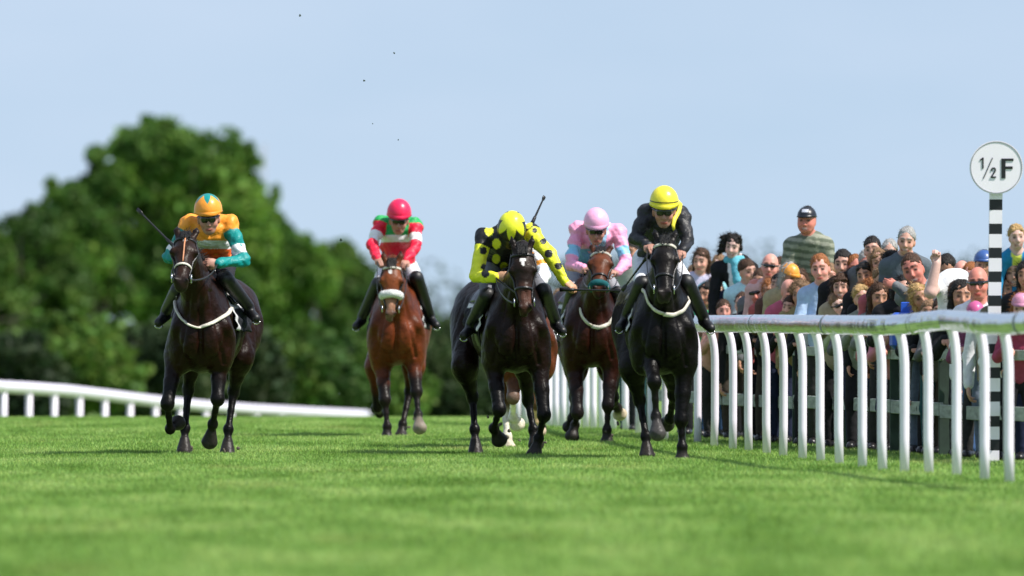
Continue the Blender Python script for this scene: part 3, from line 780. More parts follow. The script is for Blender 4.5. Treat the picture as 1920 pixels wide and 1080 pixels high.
def dome(name, c, fr, s, rad, paint, parent, peak=.045, th1=100, m='helmet', back=0):
    r, f, u = fr; V, C, Fc = [], [], []; n, k = 96, 44
    for i in range(k + 1):
        th = math.radians(th1 * i / k)
        for j in range(n):
            ph = 2 * math.pi * j / n; x, y, z = math.sin(th) * math.sin(ph), math.sin(th) * math.cos(ph), math.cos(th)
            V.append(c + (r * x * rad[0] + f * y * rad[1] + u * (z * rad[2])) * s); C.append(paint(x, y, z))
    rim = len(V) - n
    for j in range(n):      # peak / rolled rim
        ph = 2 * math.pi * j / n; cf = max(0, math.cos(ph)) ** 1.6; th = math.radians(th1)
        x, y, z = math.sin(th) * math.sin(ph), math.sin(th) * math.cos(ph), math.cos(th)
        V.append(c + (r * x * (rad[0] + .004) + f * (y * rad[1] + peak * cf) + u * (z * rad[2] - .010 - .012 * cf)) * s); C.append(paint(x, y, z))
    for j in range(n):      # inner lining
        ph = 2 * math.pi * j / n; th = math.radians(th1)
        x, y, z = math.sin(th) * math.sin(ph), math.sin(th) * math.cos(ph), math.cos(th)
        V.append(c + (r * x * rad[0] * .88 + f * y * rad[1] * .86 + u * (z * rad[2] - .008)) * s); C.append((.01, .01, .01))
    for i in range(k):
        for j in range(n):
            a = i * n + j; b = i * n + (j + 1) % n
            Fc.append((a, a + n, b + n, b))
    for j in range(n):
        a, b = rim + j, rim + (j + 1) % n; Fc.append((a, a + n, b + n, b)); Fc.append((a + n, a + 2 * n, b + 2 * n, b + n))
    return link(name, make_mesh(name, V, Fc, [M[m]], cols=np.array(C)), parent)

def goggles(c, fr, s, parent, name='goggles', r0=.021):
    P = lambda x, y, z: c + (fr[0] * x + fr[1] * y + fr[2] * z) * s
    G = Field()
    for sd in (-1, 1):
        G.seg(P(sd * .010, .103, -.010), P(sd * .044, .093, -.010), (r0 * s, .012 * s), (r0 * .95 * s, .012 * s), k=.01, col=(0, 0, 0), u=fr[2])
        G.seg(P(sd * .044, .093, -.008), P(sd * .082, .015, .0), (.010 * s, .007 * s), (.008 * s, .006 * s), k=.008, col=(0, 0, 0), u=fr[2])
    V, Q, C = G.mesh(.006)
    return link(name, make_mesh(name, V, Q, [M['goggle']]), parent)

def make_jockey(j):
    h = HK[j['h']]; s = j.get('s', 1.16); skin = j.get('skin', (.42, .22, .165)); rr_ = Vector(tuple(h['org'])) + Vector((0, .55, 1.45))
    root = link('person', None, None, tuple(rr_), j['label'], 'jockey', 'jockeys riding in the race')
    O = np.array([0, .55, 1.45])
    L = lambda x, y, dy: lp(h, x, y, dy) - O
    F = Field(); fr = head_frame(j.get('yaw', 0), j['pitch'], j.get('roll', 0))
    hc = L(j['helm'][0], j['helm'][1], j.get('hy', -.02))
    sh = [L(*j['sh'][0], .16), L(*j['sh'][1], .16)]; mid = (sh[0] + sh[1]) / 2
    add_head(F, hc, fr, s, skin, neck_to=mid + np.array([0, .0, -.02]))
    hip = np.array([h['off'] * .4 + j.get('hipx', 0), .70, 1.68]) - O
    tor = j['silk_col']; slv = j.get('sleeve', tor)
    up = mid + np.array([0, .03, -.05])
    F.seg(up, mid * .5 + hip * .5 + np.array([0, 0, -.01]), (.165, .115), (.155, .12), k=.05, col=tor, id=1, u=(1, 0, 0))
    F.seg(mid * .5 + hip * .5, hip, (.155, .12), (.15, .13), k=.05, col=tor, id=1, u=(1, 0, 0))
    F.ell(up + np.array([0, -.02, -.04]), (.14, .11, .12), k=.04, col=tor, id=1)
    arms = []
    for i in (0, 1):
        sd = (-1, 1)[i]
        el = L(*j['el'][i], j.get('ely', (.02, .02))[i]); wr = L(*j['wr'][i], j.get('wry', (-.22, -.22))[i])
        S0 = sh[i] + np.array([-sd * .035, .0, -.03])
        F.ell(S0, (.070, .072, .070), k=.05, col=slv, id=2 + i)
        F.seg(S0, el, .058, .044, k=.035, col=slv, id=2 + i); F.seg(el, wr, .043, .030, k=.02, col=slv, id=4 + i)
        dd = j.get('hd', ((.35, -.8, -.2), (-.35, -.8, -.2)))[i]
        add_hand(F, wr, dd, j.get('hn', ((-.2, -.3, 1), (.2, -.3, 1)))[i], sd, 1.05, 1.02, j.get('glove', skin))
        arms.append((S0, el, wr))
    brc = j.get('breech', (.72, .73, .76))
    F.ell(hip + np.array([0, .05, 0]), (.165, .14, .13), k=.05, col=brc, id=6)
    for i in (0, 1):
        sd = (-1, 1)[i]; kn = L(*j['kn'][i], .10); an = L(*j['an'][i], .48); hp = hip + np.array([sd * .10, .02, -.03])
        F.seg(hp, kn, .094, .050, k=.04, col=brc, id=6); F.seg(kn + (an - kn) * -.05, an, .064, .042, k=.03, col=(.02, .02, .02), id=7)
        toe = an + np.array([sd * .065, -.10, -.105]); F.seg(an + np.array([0, .05, -.04]), toe, (.034, .045), (.030, .032), k=.03, col=(.02, .02, .02), id=8)
        # stirrup
        st = toe + np.array([0, .07, -.02]); pts = [st + np.array([math.cos(a) * .040, 0, math.sin(a) * .05 + .02]) for a in np.linspace(-2.6, -.5, 9)]
        link('stirrup', tube_mesh('stirrup', [([tuple(p + O) for p in pts], .0055)], M['metal'], n=6), h['root'])
    V, Q, C = F.mesh(.0080, sharp=.0025); link('body', make_mesh('jockey_body', V, Q, [M['skin']], cols=C), root)
    pf = j.get('paint')
    def paint(V, C, ids): return pf(V, C, ids, dict(arms=arms, mid=mid, hip=hip, L=L, sh=sh)) if pf else C
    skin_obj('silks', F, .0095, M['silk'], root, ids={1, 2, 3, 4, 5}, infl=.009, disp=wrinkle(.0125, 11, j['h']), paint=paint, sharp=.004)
    skin_obj('breeches', F, .011, M['cloth'], root, ids={6}, infl=.011, disp=wrinkle(.003, 9, 4))
    for i in (0, 1):
        G = Field(); G.p = [q for q in F.p if q.id in (7, 8)][i * 2:i * 2 + 2]
        V, Q, C = G.mesh(.0105, infl=.008); link('boot', make_mesh('boot', V, Q, [M['boot']]), root)
    dome('helmet', hc + fr[2] * .045 * s, fr, s, j.get('hrad', (.104, .124, .122)), j['cap'], root, th1=92)
    goggles(hc, fr, s, root, r0=.029)
    # reins from the bit to the hands
    paths = []
    for i in (0, 1):
        bit = h['H'](.50, (-1, 1)[i] * .08, -.02); hd = arms[i][2] + O + np.array([0, -.06, -.01])
        if j.get('norein') == i: hd = arms[1 - i][2] + O + np.array([0, -.06, -.01])
        m_ = (bit + hd) / 2 + np.array([(-1, 1)[i] * .05, 0, -.07])
        q = [(1 - t) ** 2 * bit + 2 * t * (1 - t) * m_ + t * t * hd for t in np.linspace(0, 1, 12)]
        paths.append(([tuple(p) for p in q], .009))
    link('reins', tube_mesh('reins', paths, M['leather'], n=6, flat=.5), h['root'])
    for wp in j.get('whips', []):
        a, b = [lp(h, *q) for q in wp[:2]]; org = a.copy(); n_ = 14
        pts = [(a + (b - a) * t) - org for t in np.linspace(0, 1, n_)]
        wo = link('riding_whip', None, None, tuple(a + h['org']), wp[2], 'whip', 'riding whips')
        link('shaft', tube_mesh('whip_shaft', [([tuple(p) for p in pts], [.011 - .004 * t for t in np.linspace(0, 1, n_)])], M['leather'], n=8), wo)
        link('grip', tube_mesh('whip_grip', [([tuple(p) for p in pts[:4]], [.019, .016, .016, .014])], M['boot'], n=8), wo)
        fl = pts[-3:]; link('flap', tube_mesh('whip_flap', [([tuple(p) for p in fl], [.012, .020, .018])], M['leather'], n=8, flat=.35), wo)
    return root

def armt(V, a, b):
    d = b - a; return ((V - a) @ d) / (d @ d)
ORG, TEAL, WHT, YEL, BLK = _v((.90, .33, .03)), _v((.0, .24, .23)), _v((.80, .80, .82)), _v((.78, .80, .03)), _v((.010, .010, .012))
RED, GRN, PNK, PBL = _v((.80, .012, .05)), _v((.015, .36, .09)), _v((.88, .36, .56)), _v((.34, .60, .84))

def paint1(V, C, ids, k):
    C = np.where(np.isin(ids, [1])[:, None], ORG, TEAL)
    for i in (0, 1):
        t = armt(V, k['arms'][i][0], k['arms'][i][1]); on = (ids == 2 + i)
        C[on & (t < .22)] = ORG; C[on & (t > .62) & (t < .86)] = WHT
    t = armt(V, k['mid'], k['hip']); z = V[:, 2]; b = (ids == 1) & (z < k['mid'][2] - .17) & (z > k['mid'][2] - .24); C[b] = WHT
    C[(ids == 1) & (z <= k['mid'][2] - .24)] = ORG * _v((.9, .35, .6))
    return C
def cap1(x, y, z):
    a = abs(((math.degrees(math.atan2(x, y)) + 36) % 72) - 36); th = math.degrees(math.acos(max(-1, min(1, z))))
    return tuple(TEAL) if th < 62 - a * 1.15 else tuple(ORG)
def paint2(V, C, ids, k):
    C = np.where((ids == 1)[:, None], GRN, RED)
    for i in (0, 1):
        t = armt(V, k['arms'][i][0], k['arms'][i][1]); on = (ids == 2 + i); C[on & (t < .12)] = GRN; C[on & (t > .50) & (t < .90)] = WHT
    z = V[:, 2] - k['mid'][2]; b = ids == 1
    C[b & (z < -.13) & (z > -.20)] = WHT; C[b & (z <= -.20)] = RED
    return C
def cap2(x, y, z): return (.84, .015, .085)
def paint3(V, C, ids, k):
    C = np.where((ids == 1)[:, None], BLK, YEL)
    for i in (0, 1):
        on = ids == 2 + i; t = armt(V, k['arms'][i][0], k['arms'][i][1]); C[on & (t < (.28, .06)[i])] = BLK
    L = k['L']
    for x, y, r in ((917, 433, 8.5), (931, 457, 8.5), (994, 447, 9), (930, 485, 8), (990, 418, 9), (905, 412, 7), (975, 480, 8), (945, 500, 8)):
        c = L(x, y, 0); d = np.hypot(V[:, 0] - c[0], (V[:, 2] - c[2]) * .8); C[((ids == 1) | ((ids == 2) & (armt(V, *k['arms'][0][:2]) < .28)) | ((ids == 3) & (armt(V, *k['arms'][1][:2]) < .12))) & (d < r * .92 / 219)] = YEL
    for x, y, r in ((906, 470, 8.5), (910, 513, 9), (907, 500, 6.5), (1019, 452, 7), (1029, 476, 9.5), (1047, 499, 8.5), (895, 452, 6), (1003, 432, 6)):
        c = L(x, y, 0); d = np.hypot(V[:, 0] - c[0], V[:, 2] - c[2]); C[(ids != 1) & (d < r * .85 / 219)] = BLK
    return C
def cap3(x, y, z):
    a = abs(((math.degrees(math.atan2(x, y)) + 30) % 60) - 30); th = math.degrees(math.acos(max(-1, min(1, z))))
    return tuple(YEL * 1.02) if th < 92 - a * 1.7 else tuple(BLK)
def paint4(V, C, ids, k): return np.tile(_v((.014, .014, .018)), (len(V), 1))
def cap4(x, y, z): return (.02, .018, .01) if .10 < z < .17 else (.86, .74, .04)
def paint5(V, C, ids, k):
    C = np.tile(PNK, (len(V), 1)); x = V[:, 0] - k['mid'][0]; z = V[:, 2] - k['mid'][2]
    C[(ids == 1) & (np.abs(np.abs(x) - .075 - z * .22) < .030)] = PBL
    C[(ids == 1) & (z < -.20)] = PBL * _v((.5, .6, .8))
    for i in (0, 1):
        t = armt(V, k['arms'][i][0], k['arms'][i][1]); C[(ids == 2 + i) & (t > .52) & (t < .80)] = PBL * _v((.75, .95, 1))
    return C
def cap5(x, y, z): return (.90, .42, .64)
def paint6(V, C, ids, k):
    C = np.tile(WHT, (len(V), 1)); z = V[:, 2] - k['mid'][2]; C[(ids == 1) & (z < -.02) & (z > -.07)] = ORG
    for i in (0, 1):
        t = armt(V, k['arms'][i][0], k['arms'][i][1]); C[(ids == 2 + i) & (t > .5) & (t < .66)] = ORG
    return C
def cap6(x, y, z): return (.8, .8, .82)

JOCKEYS = [
 dict(h=1, label='jockey in orange and teal silks with a teal star on the cap, leftmost rider', helm=(391, 405), pitch=8, roll=-3, sh=[(346, 414), (437, 414)], el=[(318, 482), (456, 488)], wr=[(334, 478), (408, 494)], ely=(.12, .0), wry=(.0, -.18),
      kn=[(334, 545), (424, 524)], an=[(312, 582), (466, 574)], silk_col=ORG, sleeve=TEAL, breech=(.020, .020, .025), paint=paint1, cap=cap1, hn=((-.2, -.3, 1), (.1, -1, .3)), hd=((.3, -.7, .3), (-.9, -.35, .1)),
      whips=[((330, 466, -.05), (257, 392, .25), 'black riding whip raised to the left by the jockey in orange and teal')]),
 dict(h=2, label='jockey in red, white and green silks under a bright red cap, on the sheepskin-nosed horse', helm=(748, 409), pitch=12, roll=2, sh=[(709, 414), (784, 418)], el=[(697, 458), (780, 460)], wr=[(709, 486), (762, 490)], ely=(-.02, -.02), wry=(-.25, -.25),
      kn=[(708, 535), (782, 524)], an=[(680, 592), (806, 590)], silk_col=GRN, sleeve=RED, paint=paint2, cap=cap2),
 dict(h=3, label='jockey in yellow and black spotted silks, head bowed, reaching one arm out to the right', helm=(959, 432), pitch=60, roll=4, hy=.0, sh=[(902, 438), (1003, 430)], el=[(892, 518), (1030, 478)], wr=[(930, 519), (1059, 528)], ely=(.0, .0), wry=(-.18, -.1),
      kn=[(912, 556), (1020, 548)], an=[(884, 606), (1040, 598)], silk_col=BLK, sleeve=YEL, breech=(.16, .165, .19), paint=paint3, cap=cap3, glove=(.55, .30, .18), hd=((.9, -.4, .1), (.85, -.3, -.55)), hn=((.1, -1, .2), (.3, -.6, .7)),
      whips=[((1050, 543, -.12), (1166, 545, -.30), 'dark riding whip held out level by the yellow-sleeved jockey')], norein=1),
 dict(h=4, label='jockey in plain black silks and a yellow cap with a loose ribbon, nearest the rail', helm=(1245, 391), pitch=10, roll=1, sh=[(1208, 392), (1284, 400)], el=[(1190, 446), (1290, 450)], wr=[(1214, 460), (1279, 472)], ely=(.02, .02), wry=(-.15, -.15),
      kn=[(1203, 535), (1288, 532)], an=[(1176, 590), (1318, 592)], silk_col=BLK, breech=(.70, .71, .75), paint=paint4, cap=cap4, ribbon=True,
      whips=[((1219, 474, -.25), (1166, 545, -.1), 'black riding whip pointing down to the left from the yellow-capped jockey')]),
 dict(h=5, label='jockey in pink and pale blue silks with a pink cap, between two dark horses', helm=(1118, 427), pitch=14, sh=[(1077, 424), (1165, 430)], el=[(1070, 495), (1174, 494)], wr=[(1094, 504), (1157, 510)], ely=(.0, .0), wry=(-.22, -.22),
      kn=[(1075, 548), (1158, 552)], an=[(1060, 592), (1172, 596)], silk_col=PNK, paint=paint5, cap=cap5, breech=(.3, .3, .33),
      hd=((.7, -.6, .0), (-.7, -.6, 0))),
 dict(h=6, label='jockey in white silks with an orange band, almost hidden behind the yellow and black rider', helm=(976, 452), pitch=50, hy=.1, sh=[(948, 468), (1014, 466)], el=[(946, 510), (1020, 515)], wr=[(965, 530), (1008, 540)],
      kn=[(960, 560), (1010, 560)], an=[(950, 600), (1024, 600)], silk_col=WHT, paint=paint6, cap=cap6, hipx=.0,
      whips=[((998, 418, .2), (1021, 368, .3), 'black riding whip standing up behind the yellow and black jockey')]),
]
for _j in JOCKEYS:
    _r = make_jockey(_j)
    if _j.get('ribbon'):
        h = HK[4]; O = np.array([0, .55, 1.45]); pts = [lp(h, *q) - O for q in ((1266, 372, .02), (1275, 384, .05), (1273, 396, .03), (1265, 410, -.03), (1262, 422, -.06), (1264, 432, -.05))]
        m_ = mat('yellow_ribbon', (.85, .74, .05), .5)
        link('cap_ribbon', tube_mesh('ribbon', [([tuple(p) for p in pts], [.014, .026, .020, .020, .016, .010])], m_, n=8, flat=.4), _r)
# ------------------------------------------------------------------ the crowd behind the fence
SK = dict(fair=(.64, .35, .27), pink=(.66, .31, .25), red=(.58, .21, .16), tan=(.46, .235, .155), pale=(.72, .46, .40), brown=(.20, .10, .06))
HC = dict(brown=(.06, .028, .014), dark=(.012, .009, .008), blonde=(.42, .27, .11), grey=(.35, .34, .33), white=(.62, .60, .57), ginger=(.28, .10, .03), light=(.22, .13, .07))
def W_cloth(): return M['cloth']
CROWD_ROOTS = {}
def make_person(p):
    x, y, row = p['at']; D = fence_D(x) + row; w = px(x, y, D); zf = w[2]; s = p.get('s', 1.0) * .96; kid = p.get('kid', False)
    skin = _v(SK[p.get('skin', 'fair')]) * R.uniform(.92, 1.05); hair = _v(HC[p.get('hair', ('brown', 0))[0]]); style = p.get('hair', ('brown', 'short'))[1]
    lift = p.get('lift', 0.0); root = link('person', None, None, (w[0], D, lift), p['label'], 'child' if kid else 'person', 'spectators behind the fence')
    zf -= lift; F = Field(); fr = head_frame(p.get('yaw', R.uniform(-22, 8)), p.get('pitch', R.uniform(-2, 8)), p.get('roll', R.uniform(-6, 6)))
    c = np.array([0, 0, zf + .03 * s]); Ht = zf + .12
    if p.get('hunch'): pass
    b = p.get('b', min(1.0, max(.62, Ht / 1.72)) if kid else 1.0)
    lx = p.get('lx', R.uniform(-.09, .13))
    nk = c - fr[2] * .15 * s + np.array([lx * .12, .035, -.012 * s]); P = add_head(F, c, fr, s, skin, neck_to=nk, mouth=p.get('mouth', 'closed'), brow=hair * .6, lean=p.get('fat', 1.0))
    hipz = min(.92 * b, zf - .45 * b) if not p.get('sit') else .0
    if p.get('hunch'): nk = nk + np.array(p['hunch'])
    dz = (nk[2] - .05) - hipz; T = .50 * b; ly = math.sqrt(max(T * T - dz * dz, 0)) if dz < T else 0
    if not p.get('sit') and dz >= T: hipz = max(hipz, nk[2] - .05 - T * 1.12)
    hip = np.array([lx, .05 + ly, hipz]); top = nk + np.array([0, .02, -.05 * b]); sc = p.get('shirt', (.1, .1, .1)); tc = p.get('trousers', (.02, .025, .05)); fat = p.get('fat', 1.0) * b
    F.seg(top, (top + hip) / 2, (.145 * b, .095 * b), (.14 * fat, .115 * fat), k=.05, col=sc, id=1, u=(1, 0, 0))
    F.seg((top + hip) / 2, hip, (.15 * fat, .115 * fat), (.15 * b, .12 * b), k=.05, col=sc, id=1, u=(1, 0, 0))
    arms = p.get('arms', ('fence' if row < .9 else 'down', 'fence' if row < .9 else 'down'))
    for i in (0, 1):
        sd = (-1, 1)[i]; S0 = top + np.array([sd * .155 * b, .0, -.035]); a = arms[i]
        if a == 'fence': el = S0 + np.array([sd * .07, -.06, -.24 * b]); wr = np.array([S0[0] * .7, min(-row + .10, S0[1] - .12), min(1.22 - lift, S0[2] - .06)]); wr = el + (wr - el) / np.linalg.norm(wr - el) * .24 * b; hd = (-sd * .4, -.8, -.3); hn = (0, -.3, 1)
        elif a == 'down': el = S0 + np.array([sd * .05, .02, -.28 * b]); wr = el + np.array([sd * .01, -.06, -.24 * b]); hd = (0, -.1, -1); hn = (sd, 0, .1)
        else:
            el = px(*a[0], D + a[0][2] if len(a[0]) > 2 else D)[:3] if False else px(a[0][0], a[0][1], D + a[0][2]) - np.array([w[0], D, lift])
            wr = px(a[1][0], a[1][1], D + a[1][2]) - np.array([w[0], D, lift]); hd = a[2]; hn = a[3]
        bare = p.get('bare', False)
        F.ell(S0, (.066 * b, .066 * b, .066 * b), k=.04, col=sc, id=2)
        F.seg(S0, el, .050 * b * p.get('armr', 1), .042 * b * p.get('armr', 1), k=.03, col=skin if bare else sc, id=2 if not bare else 12); F.seg(el, wr, .040 * b * p.get('armr', 1), .029 * b * p.get('armr', 1), k=.02, col=skin if bare else sc, id=2 if not bare else 12)
        if bare: F.seg(S0, S0 * .5 + el * .5, .052 * b, .050 * b, k=.03, col=sc, id=2)
        add_hand(F, wr, hd, hn, sd, p.get('curl', .5) if not isinstance(a, tuple) else 1.15, .95 * max(b, .8), skin)
    for sd in (-1, 1):
        if p.get('sit'):
            kn = hip + np.array([sd * .09, -.16, -.02]); an = kn + np.array([0, -.02, -.22])
        else:
            an = np.array([hip[0] * .6 + sd * .09, .10 + ly * .5, .09]); kn = (hip + an) / 2 + np.array([sd * .05, -.03, 0])
        F.seg(hip + np.array([sd * .08 * b, 0, -.02]), kn, .082 * b, .058 * b, k=.04, col=tc, id=6); F.seg(kn, an, .055 * b, .042 * b, k=.03, col=tc, id=6)
        F.seg(an + np.array([0, .03, -.04]), an + np.array([sd * .02, -.14, -.055]), .038, .032, k=.02, col=(.02, .018, .016), id=8)
    V, Q, C = F.mesh(.0088, sharp=.0025); link('body', make_mesh('person_body', V, Q, [M['skin']], cols=C), root)
    st = p.get('stripe'); hem = p.get('jacket')
    def paint(V, C, ids):
        if st is not None:
            ph = np.sin((V[:, 2] + .15 * V[:, 0]) * st[1]); C = np.where((ph > .1)[:, None], C, _v(st[0]))
        if hem is not None:      # open jacket over a shirt
            x = V[:, 0] - top[0]; m_ = (np.abs(x) < .028 + (V[:, 2] - hip[2]) * .07) & (V[:, 1] < top[1]) & (ids == 1); C = C.copy(); C[m_] = _v(hem)
            if p.get('tie'): C[m_ & (np.abs(x) < .022)] = _v(p['tie'])
        return C
    skin_obj('shirt' if hem is None else 'jacket', F, .0125, M['cloth'], root, ids={1, 2}, infl=.013, disp=wrinkle(.004, 9, len(CROWD_ROOTS)), paint=paint, sharp=.005)
    if not p.get('sit'):
        skin_obj('trousers', F, .015, M['cloth'], root, ids={6}, infl=.011, disp=wrinkle(.004, 8, 3)); skin_obj('shoes', F, .014, M['leather'], root, ids={8}, infl=.008)
    else: skin_obj('trousers', F, .015, M['cloth'], root, ids={6, 8}, infl=.011)
    # hair
    r, f, u = fr; G = Field(); Rr = np.stack(fr); sh = wrinkle(.006 if style in ('short', 'bald') else .012, 22, len(CROWD_ROOTS))
    def clip(g):
        d = g - c; U = d @ u; Fw = d @ f
        k = {'bald': .0}.get(style, -.004); Fw = Fw + (.035 * s if style == 'bald' else 0); return -(U - .55 * Fw - k * s)
    base = (.080, .104, .100) if style != 'bald' else (.076, .098, .090)
    if style != 'none':
        G.ell(P(0, -.014, .022 if style != 'bald' else .0), tuple(q * s for q in base), k=.02, col=hair, rot=Rr)
        if style == 'curly':
            for i in range(26):
                a = i * 2.4; t = .3 + 1.3 * (i / 26); G.ell(P(.085 * math.sin(t) * math.cos(a), -.02 + .09 * math.sin(t) * math.sin(a) * .8, .02 + .10 * math.cos(t)), (.032 * s,) * 3, k=.02, col=hair * R.uniform(.7, 1.3))
        V, Q, C = G.mesh(.0105, clip=clip, disp=sh, sharp=.02)
        V = np.asarray(V); G2 = Field()
        if style in ('long', 'bob', 'wind', 'fringe'):   # hanging hair
            zl = -.21 if style == 'long' else (-.06 if style == 'wind' else -.13)
            for sd in (-1, 1):
                bx = (-.06 if style == 'wind' else 0)
                G2.seg(P(sd * .055, -.005, .055), P(sd * .072, -.012, -.02), .024 * s, .024 * s, k=.02, col=hair)
                G2.seg(P(sd * .072, -.012, -.02), P(sd * .076 + bx, -.020 - .05 * (style == 'wind'), zl), .027 * s, .022 * s, k=.02, col=hair * 1.15)
            G2.seg(P(0, -.055, .04), P(bx, -.07, zl), (.072 * s, .045 * s), (.075 * s, .035 * s), k=.03, col=hair * .9, u=r)
            if style == 'wind':
                for i in range(5): G2.chain([P(-.05, -.02, .08 - .02 * i), P(-.11, -.03, .07 - .035 * i), P(-.165, -.03, .05 - .05 * i)], [.03 * s, .022 * s, .006], k=.02, col=hair)
                G2.seg(P(-.05, .02, .085), P(.06, .02, .085), .03 * s, .025 * s, k=.03, col=hair)
            if style == 'fringe' or p.get('fringe'):
                G2.seg(P(-.045, .066, .055), P(.045, .066, .055), (.020 * s, .026 * s), (.020 * s, .026 * s), k=.02, col=hair, u=f)
        elif p.get('fringe'): G2.seg(P(-.045, .062, .062), P(.045, .062, .062), (.020 * s, .024 * s), (.020 * s, .024 * s), k=.02, col=hair, u=f)
        if G2.p:
            V2, Q2, C2 = G2.mesh(.0105, disp=sh, sharp=.02); Q2 = Q2 + len(V); V = np.concatenate([V, V2]); Q = np.concatenate([Q, Q2]); C = np.concatenate([C, C2])
        V, Q, C = fuzz(V, Q, C, 420 if style in ('short', 'bald') else 1100, .014 if style in ('short', 'bald') else .034, (-.35, .1, -.35) if style != 'wind' else (-.9, 0, .3), len(CROWD_ROOTS))
        if len(V): link('hair', make_mesh('hair', V, Q, [M['hair']], cols=C), root)
    if p.get('glasses'): goggles(c, fr, s, root, 'sunglasses', .017)
    cap = p.get('cap')
    if cap:
        cc = tuple(cap); band = p.get('capmark')
        dome('cap', c + u * .022, fr, s, (.090, .106, .098), (lambda X, Y, Z: (tuple(band) if band and Y > .55 and .42 < Z < .70 and abs(X) < .34 else cc)), root, peak=.055, th1=84, m='helmet')
    if p.get('scarf'):
        G = Field(); G.seg(nk + np.array([-.06, -.03, 0]), nk + np.array([.06, -.03, .0]), .05, .05, k=.03, col=p['scarf']); G.seg(nk + np.array([0, -.06, 0]), nk + np.array([.03, -.10, -.2]), .045, .05, k=.03, col=p['scarf'])
        skin_obj('scarf', G, .013, M['cloth'], root, disp=wrinkle(.005, 14, 2))
    CROWD_ROOTS[p['label']] = root
    return root

